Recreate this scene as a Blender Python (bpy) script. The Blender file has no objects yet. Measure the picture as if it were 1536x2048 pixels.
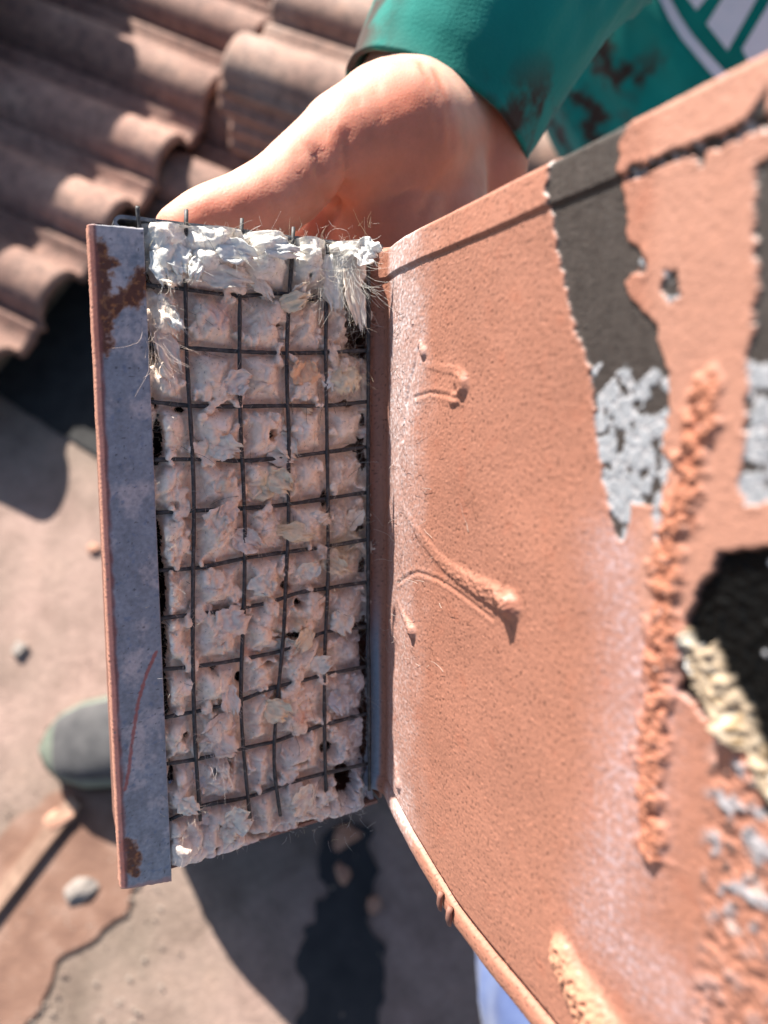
import bpy, bmesh, math, random
import numpy as np
from mathutils import Vector, Matrix, Quaternion

# ------------------------------------------------------------------ camera, sky, sun, exposure
scene = bpy.context.scene
COL = scene.collection
PITCH = math.radians(68.0)
CAM_H = 0.95
KPX = 2 * 18.0 / 26.0 / 2048.0            # tangent per photograph pixel
AX = np.array([1.0, 0, 0])
AU = np.array([0, math.sin(PITCH), math.cos(PITCH)])
AB = np.array([0, -math.cos(PITCH), math.sin(PITCH)])
CAM = np.array([0, 0, CAM_H])

cam_d = bpy.data.cameras.new('camera')
cam = bpy.data.objects.new('camera', cam_d)
COL.objects.link(cam)
cam.location = CAM
cam.rotation_euler = (math.pi / 2 - PITCH, 0, 0)
cam_d.sensor_fit = 'VERTICAL'
cam_d.sensor_height = 36
cam_d.lens = 26
cam_d.clip_start = 0.005
cam_d.clip_end = 500
cam_d.dof.use_dof = True
cam_d.dof.focus_distance = 0.172
cam_d.dof.aperture_fstop = 10.0
scene.camera = cam

SUN_C = np.array([-0.35, 0.92, 0.225]); SUN_C /= np.linalg.norm(SUN_C)     # towards the sun, camera axes
SUN_W = Vector(AX * SUN_C[0] + AU * SUN_C[1] + AB * SUN_C[2])
world = bpy.data.worlds.new('World'); scene.world = world; world.use_nodes = True
wn = world.node_tree.nodes; wl = world.node_tree.links
sky = wn.new('ShaderNodeTexSky'); sky.sky_type = 'NISHITA'; sky.sun_disc = False
sky.sun_elevation = math.asin(SUN_W.z); sky.sun_rotation = math.atan2(SUN_W.x, SUN_W.y)
bg = wn['Background']; bg.inputs['Strength'].default_value = 0.058
wl.new(sky.outputs[0], bg.inputs[0])
sun_d = bpy.data.lights.new('sun', 'SUN'); sun_d.energy = 5.0; sun_d.angle = math.radians(0.53)
sun_d.color = (1.0, 0.95, 0.87)
sun = bpy.data.objects.new('sun', sun_d); COL.objects.link(sun)
sun.rotation_euler = SUN_W.to_track_quat('Z', 'Y').to_euler()
vs = scene.view_settings
vs.view_transform = 'Standard'; vs.look = 'None'; vs.gamma = 1.0; vs.exposure = 1.5
scene.cycles.use_denoising = True
scene.cycles.max_bounces = 6

# ------------------------------------------------------------------ helpers
rng = np.random.default_rng(7)
random.seed(7)

def cw(c):                      # camera axes -> world
    c = np.asarray(c, float)
    return CAM + c[..., 0:1] * AX + c[..., 1:2] * AU + c[..., 2:3] * AB

def cdir(c):
    c = np.asarray(c, float)
    return Vector(c[0] * AX + c[1] * AU + c[2] * AB)

def pc(px, py, d):              # pixel + depth -> camera axes
    return np.array([(px - 768) * KPX * d, -(py - 1024) * KPX * d, -d])

def pw(px, py, d):
    return cw(pc(px, py, d))

def gw(px, py, z=0.0):          # pixel -> world point on a level plane
    r = (px - 768) * KPX * AX - (py - 1024) * KPX * AU - AB
    return CAM + r * ((z - CAM_H) / r[2])

def lin(r, g, b):
    def f(c):
        c /= 255.0
        return c / 12.92 if c <= 0.04045 else ((c + 0.055) / 1.055) ** 2.4
    return (f(r), f(g), f(b))

# the vent's own axes: u across the screen, b up, f out along the plate
RT = np.array([-.00248, .06649, -.1835]); RB = np.array([-.00314, -.07866, -.202])
vb = RT - RB; vb /= np.linalg.norm(vb)
vu = np.array([.0493, .00495, -.02175]); vu -= vb * (vu @ vb); vu /= np.linalg.norm(vu)
vf = np.cross(vu, vb); VC = (RT + RB) / 2
_w = [cdir(v) for v in (vu, vb, vf)]
VM = Matrix.Identity(4)
for i, v in enumerate(_w):
    for j in range(3):
        VM[j][i] = v[j]
for j in range(3):
    VM[j][3] = cw(VC)[j]

def on_plate(px, py):           # -> (t, y) in mm on the plate
    r = np.array([(px - 768) * KPX, -(py - 1024) * KPX, -1.])
    d = r * (VC @ vu) / (r @ vu) - VC
    return d @ vf * 1000, d @ vb * 1000

def on_screen(px, py, z=0.0):   # -> (x, y) in mm on the plane of the wire screen
    r = np.array([(px - 768) * KPX, -(py - 1024) * KPX, -1.])
    d = r * ((VC + vf * z * .001) @ vf) / (r @ vf) - VC
    return d @ vu * 1000, d @ vb * 1000

def to_local(c):                # camera axes -> vent mm
    d = np.asarray(c) - VC
    return np.array([d @ vu, d @ vb, d @ vf]) * 1000

# --- noise
_perm = np.random.default_rng(3).permutation(4096)
_ga = np.random.default_rng(5).uniform(0, 2 * np.pi, 4096)
_gx, _gy = np.cos(_ga), np.sin(_ga)

def pn(x, y, seed=0):
    x = np.asarray(x, float); y = np.asarray(y, float)
    xi = np.floor(x).astype(np.int64); yi = np.floor(y).astype(np.int64)
    xf = x - xi; yf = y - yi
    def g(ix, iy, dx, dy):
        k = _perm[(_perm[(ix + seed * 131) & 4095] + iy + seed * 17) & 4095]
        return _gx[k] * dx + _gy[k] * dy
    su = xf * xf * xf * (xf * (xf * 6 - 15) + 10); sv = yf * yf * yf * (yf * (yf * 6 - 15) + 10)
    a = g(xi, yi, xf, yf); b = g(xi + 1, yi, xf - 1, yf)
    c = g(xi, yi + 1, xf, yf - 1); d = g(xi + 1, yi + 1, xf - 1, yf - 1)
    return ((a + su * (b - a)) * (1 - sv) + (c + su * (d - c)) * sv) * 1.5

def fbm(x, y, seed=0, o=4, g=.5):
    s = 0; a = 1; n = 0
    for i in range(o):
        s = s + a * pn(x * 2 ** i, y * 2 ** i, seed + i); n += a; a *= g
    return s / n

def ridged(x, y, seed=0, o=3):
    s = 0; a = 1; n = 0
    for i in range(o):
        s = s + a * (1 - 2 * np.abs(pn(x * 2 ** i, y * 2 ** i, seed + i))); n += a; a *= .5
    return s / n

def worley(x, y, seed=0):
    xi = np.floor(x).astype(np.int64); yi = np.floor(y).astype(np.int64)
    f1 = np.full(x.shape, 9.); f2 = np.full(x.shape, 9.)
    for dx in (-1, 0, 1):
        for dy in (-1, 0, 1):
            k = _perm[(_perm[(xi + dx + seed * 31) & 4095] + yi + dy) & 4095]
            ox = (k % 64) / 64; oy = (k // 64) / 64
            d = np.hypot(xi + dx + ox - x, yi + dy + oy - y)
            f2 = np.where(d < f1, f1, np.minimum(f2, d)); f1 = np.minimum(f1, d)
    return f1, f2

def ss(a, b, x):
    t = np.clip((x - a) / (b - a), 0, 1)
    return t * t * (3 - 2 * t)

def seg_dist(x, y, pts):
    """distance to a polyline and the run along it (0..1)"""
    best = np.full(np.shape(x), 1e9); run = np.zeros(np.shape(x)); n = len(pts) - 1
    for i in range(n):
        ax, ay = pts[i]; bx, by = pts[i + 1]
        dx, dy = bx - ax, by - ay
        t = np.clip(((x - ax) * dx + (y - ay) * dy) / (dx * dx + dy * dy + 1e-12), 0, 1)
        d = np.hypot(x - ax - t * dx, y - ay - t * dy)
        m = d < best
        best = np.where(m, d, best); run = np.where(m, (i + t) / n, run)
    return best, run

def poly_sd(x, y, pts):         # signed distance, inside negative
    d, _ = seg_dist(x, y, pts + [pts[0]])
    ins = np.zeros(np.shape(x), bool)
    for i in range(len(pts)):
        ax, ay = pts[i]; bx, by = pts[(i + 1) % len(pts)]
        c = ((ay > y) != (by > y)) & (x < (bx - ax) * (y - ay) / (by - ay + 1e-12) + ax)
        ins ^= c
    return np.where(ins, -d, d)

# --- objects
def smooth_path(P, n):
    P = np.asarray(P, float); s = np.concatenate([[0], np.cumsum(np.linalg.norm(np.diff(P, axis=0), axis=1))])
    q = np.linspace(0, s[-1], n); out = np.stack([np.interp(q, s, P[:, i]) for i in range(P.shape[1])], 1)
    for _ in range(3):
        out[1:-1] = (out[:-2] + 2 * out[1:-1] + out[2:]) / 4
    return out

def link(o, parent=None):
    COL.objects.link(o)
    if parent: o.parent = parent
    return o

def tag(o, label, cat=None, group=None, kind=None):
    if label: o['label'] = label
    if cat: o['category'] = cat
    if group: o['group'] = group
    if kind: o['kind'] = kind
    return o

def empty(name, loc=(0, 0, 0), label=None, cat=None, group=None, mw=None):
    o = bpy.data.objects.new(name, None); COL.objects.link(o)
    o.empty_display_size = .02
    if mw is not None: o.matrix_world = mw
    else: o.location = loc
    return tag(o, label, cat, group)

def mesh_np(name, v, f, mat, parent=None, smooth=True, col=None, rgh=None):
    """v (n,3) array, f (m,k) int array"""
    v = np.ascontiguousarray(v, np.float32); f = np.ascontiguousarray(f, np.int32)
    me = bpy.data.meshes.new(name)
    k = f.shape[1]
    me.vertices.add(len(v)); me.vertices.foreach_set('co', v.ravel())
    me.loops.add(f.size); me.loops.foreach_set('vertex_index', f.ravel())
    me.polygons.add(len(f)); me.polygons.foreach_set('loop_start', np.arange(0, f.size, k, dtype=np.int32))
    me.update(calc_edges=True)
    me.polygons.foreach_set('use_smooth', np.full(len(f), smooth))
    if col is not None:
        c = np.ones((len(v), 4), np.float32); c[:, :3] = np.clip(col[:, :3], 0, 1)
        if col.shape[1] == 4: c[:, 3] = col[:, 3]
        a = me.color_attributes.new('Col', 'FLOAT_COLOR', 'POINT'); a.data.foreach_set('color', c.ravel())
    if rgh is not None:
        a = me.attributes.new('Rgh', 'FLOAT', 'POINT'); a.data.foreach_set('value', np.asarray(rgh, np.float32).ravel())
    me.materials.append(mat)
    o = bpy.data.objects.new(name, me)
    return link(o, parent)

def grid_faces(nr, nc, closed=False, flip=False):
    r = np.arange(nr - 1)[:, None]; c = np.arange(nc if closed else nc - 1)[None, :]
    a = r * nc + c; b = r * nc + (c + 1) % nc; d = (r + 1) * nc + c; e = (r + 1) * nc + (c + 1) % nc
    q = np.stack([a, b, e, d], -1).reshape(-1, 4)
    return q[:, ::-1] if flip else q

def obj_pd(name, v, f, mat, parent=None, smooth=False):
    me = bpy.data.meshes.new(name)
    me.from_pydata([tuple(map(float, p)) for p in v], [], [tuple(map(int, q)) for q in f]); me.update()
    if smooth:
        me.polygons.foreach_set('use_smooth', np.full(len(me.polygons), True))
    me.materials.append(mat)
    return link(bpy.data.objects.new(name, me), parent)

def box(name, x0, x1, y0, y1, z0, z1, mat, parent=None, s=.001, bev=0):
    v = [(x, y, z) for x in (x0, x1) for y in (y0, y1) for z in (z0, z1)]
    f = [(0, 1, 3, 2), (4, 6, 7, 5), (0, 4, 5, 1), (2, 3, 7, 6), (0, 2, 6, 4), (1, 5, 7, 3)]
    o = obj_pd(name, np.array(v) * s, f, mat, parent)
    if bev:
        m = o.modifiers.new('b', 'BEVEL'); m.width = bev; m.segments = 2
    return o

def tube_mesh(pts, rad, n=8, caps=True):
    """pts (k,3), rad scalar or (k,)"""
    P = np.asarray(pts, float); k = len(P); R = np.broadcast_to(np.asarray(rad, float), (k,))
    T = np.gradient(P, axis=0); T /= np.linalg.norm(T, axis=1)[:, None] + 1e-12
    up = np.array([.31, .23, 1.0]) if np.abs(T[:, 2]).mean() < .8 else np.array([1.0, .2, 0.1])
    V = []
    for i in range(k):
        a = np.cross(T[i], up); a /= np.linalg.norm(a); b = np.cross(T[i], a)
        th = np.arange(n) * 2 * np.pi / n
        V.append(P[i] + R[i] * (np.cos(th)[:, None] * a + np.sin(th)[:, None] * b))
    V = np.concatenate(V)
    F = grid_faces(k, n, closed=True).tolist()
    if caps:
        F.append(list(range(n))[::-1]); F.append([(k - 1) * n + i for i in range(n)])
    return V, F

# --- materials
def mat_new(name):
    m = bpy.data.materials.new(name); m.use_nodes = True
    nt = m.node_tree
    return m, nt.nodes, nt.links, nt.nodes['Principled BSDF']

def noise_node(n, l, scale, detail=4, rough=.55, vec=None):
    t = n.new('ShaderNodeTexNoise'); t.inputs['Scale'].default_value = scale
    t.inputs['Detail'].default_value = detail; t.inputs['Roughness'].default_value = rough
    if vec is None:
        tc = n.new('ShaderNodeTexCoord'); vec = tc.outputs['Object']
    l.new(vec, t.inputs['Vector'])
    return t

def ramp(n, stops):
    r = n.new('ShaderNodeValToRGB'); e = r.color_ramp.elements
    e[0].position, e[0].color = stops[0][0], (*stops[0][1], 1)
    e[1].position, e[1].color = stops[-1][0], (*stops[-1][1], 1)
    for p, c in stops[1:-1]:
        x = e.new(p); x.color = (*c, 1)
    return r

def mat_noise(name, stops, scale, rough=.8, bump=.3, bscale=None, bdist=.001, detail=5, metal=0):
    m, n, l, p = mat_new(name)
    t = noise_node(n, l, scale, detail); r = ramp(n, stops)
    l.new(t.outputs['Fac'], r.inputs[0]); l.new(r.outputs[0], p.inputs['Base Color'])
    p.inputs['Roughness'].default_value = rough; p.inputs['Metallic'].default_value = metal
    if bump:
        t2 = noise_node(n, l, bscale or scale * 4, 4)
        b = n.new('ShaderNodeBump'); b.inputs['Strength'].default_value = bump; b.inputs['Distance'].default_value = bdist
        l.new(t2.outputs['Fac'], b.inputs['Height']); l.new(b.outputs[0], p.inputs['Normal'])
    return m

def mat_attr(name, var=.12, vscale=700, bump=.35, bscale=1500, bdist=.0002, rough=.6, spec=.5, metal=0, transl=0.0):
    """colour from the mesh's Col attribute (what the thing is coated with), fine grain from noise"""
    m, n, l, p = mat_new(name)
    a = n.new('ShaderNodeAttribute'); a.attribute_name = 'Col'
    t = noise_node(n, l, vscale, 4)
    mr = n.new('ShaderNodeMapRange'); mr.inputs[1].default_value = .3; mr.inputs[2].default_value = .7
    mr.inputs[3].default_value = 1 - var; mr.inputs[4].default_value = 1 + var
    l.new(t.outputs['Fac'], mr.inputs[0])
    mx = n.new('ShaderNodeVectorMath'); mx.operation = 'SCALE'
    l.new(a.outputs['Color'], mx.inputs[0]); l.new(mr.outputs[0], mx.inputs['Scale'])
    l.new(mx.outputs[0], p.inputs['Base Color'])
    if rough is None:
        ra = n.new('ShaderNodeAttribute'); ra.attribute_name = 'Rgh'
        l.new(ra.outputs['Fac'], p.inputs['Roughness'])
    else:
        p.inputs['Roughness'].default_value = rough
    if spec is None: l.new(a.outputs['Alpha'], p.inputs['Specular IOR Level'])
    else: p.inputs['Specular IOR Level'].default_value = spec
    p.inputs['Metallic'].default_value = metal
    if bump:
        t2 = noise_node(n, l, bscale, 4, .6)
        b = n.new('ShaderNodeBump'); b.inputs['Strength'].default_value = bump; b.inputs['Distance'].default_value = bdist
        l.new(t2.outputs['Fac'], b.inputs['Height']); l.new(b.outputs[0], p.inputs['Normal'])
    if transl:
        tr = n.new('ShaderNodeBsdfTranslucent'); l.new(mx.outputs[0], tr.inputs['Color'])
        ms = n.new('ShaderNodeMixShader'); ms.inputs[0].default_value = transl
        l.new(p.outputs[0], ms.inputs[1]); l.new(tr.outputs[0], ms.inputs[2])
        l.new(ms.outputs[0], n['Material Output'].inputs['Surface'])
    return m

M_plate = mat_attr('painted_metal', var=.10, vscale=900, bump=.5, bscale=1100, bdist=.00025, rough=None, spec=None)
M_zinc = mat_attr('galvanised_metal', var=.12, vscale=1200, bump=.35, bscale=1800, bdist=.0001, rough=.55, spec=.5)
M_fib = mat_attr('matted_fibre', var=.08, vscale=900, bump=.25, bscale=2600, bdist=.0003, rough=.95, spec=.1)
M_tuft = mat_attr('loose_fibre', var=.08, vscale=900, bump=.2, bscale=2600, bdist=.0003, rough=.95, spec=.1, transl=.15)
M_wire = mat_noise('dull_wire', [(.35, (.020, .019, .020)), (.6, (.065, .062, .062)), (.72, (.13, .12, .115))], 900, .6, .5, 2500, .0001)
M_steel = mat_noise('edge_metal', [(.3, (.07, .075, .085)), (.7, (.24, .25, .27))], 500, .45, .3, 1500, .0001)
M_inner = mat_noise('box_paint', [(.3, (.16, .07, .05)), (.7, (.30, .14, .10))], 300, .7, .3, 900, .0002)
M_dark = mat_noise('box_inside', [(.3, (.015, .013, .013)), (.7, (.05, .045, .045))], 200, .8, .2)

# ------------------------------------------------------------------ ground
def ground_mat():
    m, n, l, p = mat_new('dusty_concrete')
    t1 = noise_node(n, l, 2.2, 5, .6); t2 = noise_node(n, l, 14, 6, .65); t3 = noise_node(n, l, 120, 4, .6)
    r1 = ramp(n, [(.32, lin(116, 103, 90)), (.5, lin(140, 120, 108)), (.68, lin(166, 138, 127))])
    l.new(t1.outputs['Fac'], r1.inputs[0])
    r2 = ramp(n, [(.3, (.62, .60, .58)), (.55, (1, 1, 1)), (.75, (1.12, 1.08, 1.05))])
    l.new(t2.outputs['Fac'], r2.inputs[0])
    mx = n.new('ShaderNodeMix'); mx.data_type = 'RGBA'; mx.blend_type = 'MULTIPLY'; mx.inputs[0].default_value = 1
    l.new(r1.outputs[0], mx.inputs[6]); l.new(r2.outputs[0], mx.inputs[7])
    r3 = ramp(n, [(.3, (.75, .73, .72)), (.6, (1, 1, 1)), (.8, (1.25, 1.2, 1.15))]); l.new(t3.outputs['Fac'], r3.inputs[0])
    mx2 = n.new('ShaderNodeMix'); mx2.data_type = 'RGBA'; mx2.blend_type = 'MULTIPLY'; mx2.inputs[0].default_value = .8
    l.new(mx.outputs[2], mx2.inputs[6]); l.new(r3.outputs[0], mx2.inputs[7])
    l.new(mx2.outputs[2], p.inputs['Base Color'])
    p.inputs['Roughness'].default_value = .9
    b = n.new('ShaderNodeBump'); b.inputs['Strength'].default_value = .5; b.inputs['Distance'].default_value = .004
    l.new(t3.outputs['Fac'], b.inputs['Height']); l.new(b.outputs[0], p.inputs['Normal'])
    return m
o = obj_pd('ground', [(-150, -150, 0), (150, -150, 0), (150, 150, 0), (-150, 150, 0)], [(0, 1, 2, 3)], ground_mat())
tag(o, None, kind='structure')

def flat_patch(name, pix, mat, z, jag=.008, seed=1, thick=.003, n_sub=10):
    """an irregular thin layer lying on the ground, outline through these points"""
    P = np.array([gw(a, b, z)[:2] for a, b in pix]); out = []
    for i in range(len(P)):
        a, b = P[i], P[(i + 1) % len(P)]
        for k in range(n_sub):
            q = a + (b - a) * k / n_sub; nn = np.array([-(b - a)[1], (b - a)[0]]); nn /= np.linalg.norm(nn) + 1e-9
            out.append(q + nn * jag * float(fbm(q[0] * 22, q[1] * 22, seed, 3)))
    out = np.array(out); n = len(out); c = out.mean(0)
    v = [(*q, z) for q in out] + [(*q, z - thick) for q in out]
    f = [tuple(range(n))] + [(n + i, n + (i + 1) % n, (i + 1) % n, i) for i in range(n)]
    return obj_pd(name, v, f, mat)

# ------------------------------------------------------------------ the roof vent: plate
vent = empty('roof_vent', mw=VM, label='terracotta painted sheet metal roof vent with clogged wire screen held in a hand', cat='roof vent')

def PL(*pix):
    return [on_plate(a, b) for a, b in pix]

def lowo_at(t):
    return np.interp(t, [-5, 5.7, 17.4, 36, 46, 60, 130], [-69.2, -70.8, -73.2, -77.6, -79.6, -80.3, -80.3])

def build_plate():
    tt = np.concatenate([np.linspace(-1.5, 8, 40, endpoint=False), np.arange(8, 60, .32), np.arange(60, 128, .24)])
    # rows: main face from bottom hem to top hem
    yy = np.arange(-80.0, 72.3, .2)
    T, Y = np.meshgrid(tt, yy)                       # rows = y
    Y = np.where(Y < -60, -60 + (Y + 60) * (lowo_at(T) + 60) / -20.0, Y)     # the outline follows the lower hem
    wob = lambda s, a, sc: a * fbm(T / sc, Y / sc, s, 3)
    h = np.zeros(T.shape)
    # --- bend at the inner edge: the plate swells out of the corner
    prof_t = [-1.5, 0, 1.0, 2.2, 3.5, 6, 10, 16, 24, 60, 140]
    prof_x = [-1.2, -.2, .9, 1.7, 2.1, 1.75, 1.05, .45, .1, 0, 0]
    h -= np.interp(T, prof_t, prof_x)
    h += wob(1, .35, 40) + wob(2, .10, 9)
    # --- hems
    cre = 64.6 + .25 * pn(T / 15, T * 0, 9)
    hem = ss(-.25, .25, Y - cre)
    h += hem * (.55 - .055 * (Y - cre)) - .35 * np.exp(-((Y - cre + .45) / .35) ** 2) * ss(3, 8, T)
    h -= 2.2 * np.clip((Y - 70.6) / 1.7, 0, 1) ** 2.4
    lowo = lowo_at(T); low = lowo + 4.9 + .15 * pn(T / 12, T * 0, 12)          # the lower hem rises towards the corner
    rr = np.clip((Y - lowo) / (low - lowo), 0, 1)
    roll = np.sqrt(np.clip(1 - (2 * rr - 1) ** 2, 0, 1))
    inh = (Y < low)
    h = np.where(inh, h + 1.0 * roll - .2, h)
    h -= 1.7 * np.exp(-((Y - low - .45) / .5) ** 2) * ss(4, 9, T)
    # --- crease next to the corner and its flattened band
    cr = PL((838, 690), (812, 790), (803, 880), (800, 1000), (803, 1100), (792, 1160), (786, 1250), (790, 1420), (800, 1600))
    d, _ = seg_dist(T, Y, cr)
    h -= .22 * np.exp(-(d / .7) ** 2) * (1 + .8 * pn(T / 3, Y / 3, 22))
    # --- drips of old sealant
    def drip(pts, w0, w1, h0, h1, seed, lump=.3):
        nonlocal h
        d, run = seg_dist(T, Y, [tuple(q) for q in smooth_path(PL(*pts), 18)])
        w = w0 + (w1 - w0) * run ** 1.5
        bump_ = (h0 + (h1 - h0) * run ** 2) * np.exp(-(d / w) ** 4)
        h += bump_ * (1 + lump * fbm(T / 1.2, Y / 1.2, seed, 3))
        return np.exp(-(d / w) ** 4)
    mdrip = drip([(802, 1015), (840, 1070), (880, 1125), (930, 1160), (985, 1190), (1022, 1212)], 1.0, 2.6, .10, 1.1, 31, .6)
    drip([(1000, 1196), (1020, 1208)], 1.2, 1.9, .3, 1.5, 37, .5)
    drip([(790, 1205), (806, 1235), (824, 1262)], .8, 1.5, .15, 1.3, 32)
    drip([(838, 690), (846, 705)], .9, 1.2, .5, .7, 33)
    drip([(850, 730), (890, 738), (928, 742), (936, 765), (930, 790), (905, 800)], .8, 1.3, .08, .45, 34)
    drip([(915, 760), (925, 768)], 1.6, 2.0, .5, .8, 35)
    drip([(785, 1520), (792, 1570)], 1.0, 1.4, .3, .8, 36)
    mor = drip([(1128, 1910), (1150, 1960), (1180, 2010), (1210, 2070)], 2.8, 5.2, 1.8, 3.0, 38, .35)
    h += mor * .9 * ridged(T / 1.6, Y / 1.6, 39, 3)
    for g in ([(790, 1168), (830, 1142), (880, 1160), (930, 1195), (985, 1238)], [(828, 795), (860, 785), (900, 792), (925, 800)]):
        d, _ = seg_dist(T, Y, [tuple(q) for q in smooth_path(PL(*g), 22)])
        h -= .12 * np.exp(-(d / .4) ** 2)
        h += .08 * np.exp(-((d - .9) / .5) ** 2)
    # --- fine pimples of the paint
    pim = pn(T / .8, Y / .8, 41) + .5 * pn(T / .42, Y / .42, 42)
    h += .035 * pim + .02 * pn(T / 2.5, Y / 2.5, 43)
    pm2 = ss(.50, .72, pn(T / .7 + 31, Y / .7 + 11, 46)); h += .09 * pm2
    pit = ss(.42, .62, pn(T / .72 + 7, Y / .72, 44)) * ss(-.45, .25, fbm(T / 14, Y / 14, 45, 2) + .25)
    h -= .06 * pit

    # --- colours of the coats
    C0 = np.array([.35, .152, .100])
    col = np.ones(T.shape + (3,)) * C0
    v = 1 + .12 * fbm(T / 22, Y / 22, 51, 3) + .05 * fbm(T / 4, Y / 4, 52, 3)
    col *= v[..., None]
    col = col * (1 - .55 * pit[..., None]) * (1 + .12 * pm2[..., None])
    rgh = np.full(T.shape, .52) + .12 * fbm(T / 6, Y / 6, 53, 3)
    def mix(c, m):
        nonlocal col
        m = np.clip(m, 0, 1)[..., None]; col = col * (1 - m) + np.array(c) * m
    # pale tone: sun glare painted into the corner band, dust near the mortar line
    gr = ss(-.1, .5, fbm(T / 1.1, Y / 1.1, 55, 3) + .25 * fbm(T / 8, Y / 8, 56, 3))
    band = ss(4, 8, T) * (1 - ss(15, 34, T + 6 * fbm(T / 10, Y / 10, 57, 2))) * (.45 + .55 * ss(-10, 40, Y) + .35 * ss(-50, -66, Y))
    mix((.66, .57, .56), band * (.35 + .65 * gr))
    dl, _ = seg_dist(T, Y, PL((1235, 1120), (1280, 1280), (1265, 1480), (1250, 1650), (1200, 1850), (1330, 1980)))
    mix((.52, .40, .42), .75 * np.exp(-(dl / 7.0) ** 2) * (.3 + .7 * gr))
    mix((.36, .115, .065), .25 * ss(.2, .6, fbm(T / 7, Y / 7, 58, 3)))
    # upper right paint film, paler and smooth
    film = ss(92, 97, T + 1.5 * fbm(T / 4, Y / 4, 60, 3)) * ss(-2, 6, Y)
    mix((.43, .215, .152), film * .75)
    # --- bare dark strip where the paint film came off
    SUB = T > 62
    def sd(pix, amp, sc, seed):
        r = np.full(T.shape, 50.)
        r[SUB] = poly_sd(T[SUB], Y[SUB], PL(*pix)) + amp * fbm(T[SUB] / sc, Y[SUB] / sc, seed, 4)
        return r
    strip = sd([(1108, 296), (1098, 340), (1094, 385), (1106, 440), (1116, 510), (1135, 600), (1150, 665), (1178, 730), (1190, 850),
                (1206, 960), (1222, 1040), (1236, 1090), (1255, 1065), (1262, 1010), (1300, 1010), (1312, 1075), (1330, 1050), (1322, 985), (1345, 925), (1318, 900),
                (1332, 850), (1338, 780), (1325, 700), (1310, 640), (1262, 598), (1247, 566), (1290, 530), (1284, 500), (1255, 480),
                (1252, 420), (1240, 350), (1240, 300), (1258, 232)], 1.1, 2.2, 61)
    spots = np.minimum.reduce([
        sd([(1330, 545), (1350, 540), (1362, 590), (1340, 605), (1322, 580)], .8, 1.5, 62),
        sd([(1278, 520), (1292, 518), (1294, 545), (1280, 548)], .5, 1.2, 63),
        sd([(1248, 355), (1268, 330), (1300, 325), (1350, 300), (1420, 278), (1480, 250), (1536, 215), (1536, 245), (1490, 272), (1420, 300),
            (1400, 330), (1385, 312), (1320, 330), (1262, 365)], 1.0, 1.3, 64),
        sd([(1536, 180), (1515, 215), (1500, 235), (1536, 260)], .8, 2, 65)])
    right = sd([(1560, 300), (1512, 330), (1508, 450), (1515, 600), (1490, 760), (1492, 840), (1478, 960), (1490, 1010), (1560, 1000)], 1.3, 2.5, 66)
    dark = np.minimum(strip, np.minimum(spots, right))
    mdark = ss(.10, -.10, dark)
    base_d = np.array([.045, .037, .033])
    dcol = base_d * (1 + .35 * fbm(T / 3, Y / 3, 68, 3) + .25 * fbm(T / .8, Y / 6, 69, 2))[..., None]
    # pale flaking primer: more of it lower down
    _, yA = on_plate(1200, 640); _, yB = on_plate(1250, 860)
    low_ = ss(yA, yB, Y)
    fl = fbm(T / 3.4, Y / 3.4, 70, 4) * (.9 + 1.2 * low_) + (low_ - .60) * 1.1
    fl = np.maximum(fl, np.where(right < 0, fbm(T / 4, Y / 4, 77, 4) * 2.0 - .12 - 1.0 * ss(on_plate(1520, 760)[1] - 4, on_plate(1520, 640)[1], Y), -9))
    fl = np.maximum(fl, np.where(spots < .3, fbm(T / 1.8, Y / 1.8, 78, 3) * 1.6 - .25, -9))
    edge_fl = np.where((strip > -.9), fbm(T / 2.4, Y / 2.4, 71, 4) * 1.8 - .85, -9)
    fl = np.maximum(fl, edge_fl)
    f1, f2 = worley(T / 2.6 + .3 * fbm(T / 3, Y / 3, 72, 2), Y / 2.6, 73)
    mfl = ss(.05, .16, fl)
    pale = np.array([.27, .28, .30]) * (1 + .18 * fbm(T / 1.5, Y / 1.5, 74, 3))[..., None]
    crack = ss(.10, .03, f2 - f1)
    pale = pale * (1 + .25 * fbm(T / 2.5, Y / 2.5, 79, 2))[..., None] * (1 - crack[..., None]) + np.array([.46, .44, .45]) * crack[..., None]
    dcol = dcol * (1 - mfl[..., None]) + pale * mfl[..., None]
    col = col * (1 - mdark[..., None]) + dcol * mdark[..., None]
    rgh = rgh * (1 - mdark) + mdark * (.42 + .3 * mfl)
    paint_t = .42 * ss(.15, -.15, -dark)               # the film stands proud of the bare metal
    h += paint_t - .42 + .14 * mfl * mdark - .1 * crack * mfl * mdark
    h += .14 * np.exp(-((dark - .5) / .5) ** 2) * ss(-.1, .5, fbm(T / 3, Y / 3, 75, 2))      # curling lip of the film
    h -= pit * 0
    # --- rough mortar line
    dm, run = seg_dist(T, Y, PL((1410, 790), (1395, 880), (1372, 980), (1342, 1085), (1330, 1200), (1318, 1330), (1306, 1450), (1300, 1580), (1306, 1690)))
    wid = 2.7 + 2.2 * fbm(T / 4, Y / 4, 81, 3)
    mm = np.exp(-(dm / wid) ** 4)
    l1, l2 = worley(T / 1.1, Y / 1.1, 82); k1, _ = worley(T / .6, Y / .6, 83)
    cr_ = fbm(T / 2.2, Y / 2.2, 84, 4)
    h += mm * (.45 + .40 * (1 - l1) + .28 * (1 - k1) + .85 * cr_)
    mix((.38, .15, .088), mm * .9)
    mix((.36, .12, .07), mm * ss(.0, -.4, cr_) * .6); mix((.62, .42, .36), mm * ss(.25, .5, fbm(T / 1.2, Y / 1.2, 85, 3)) * .5)
    rgh = np.where(mm > .5, .85, rgh)
    mix((.44, .215, .13), mor * .85); rgh = np.where(mor > .5, .9, rgh)
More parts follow.
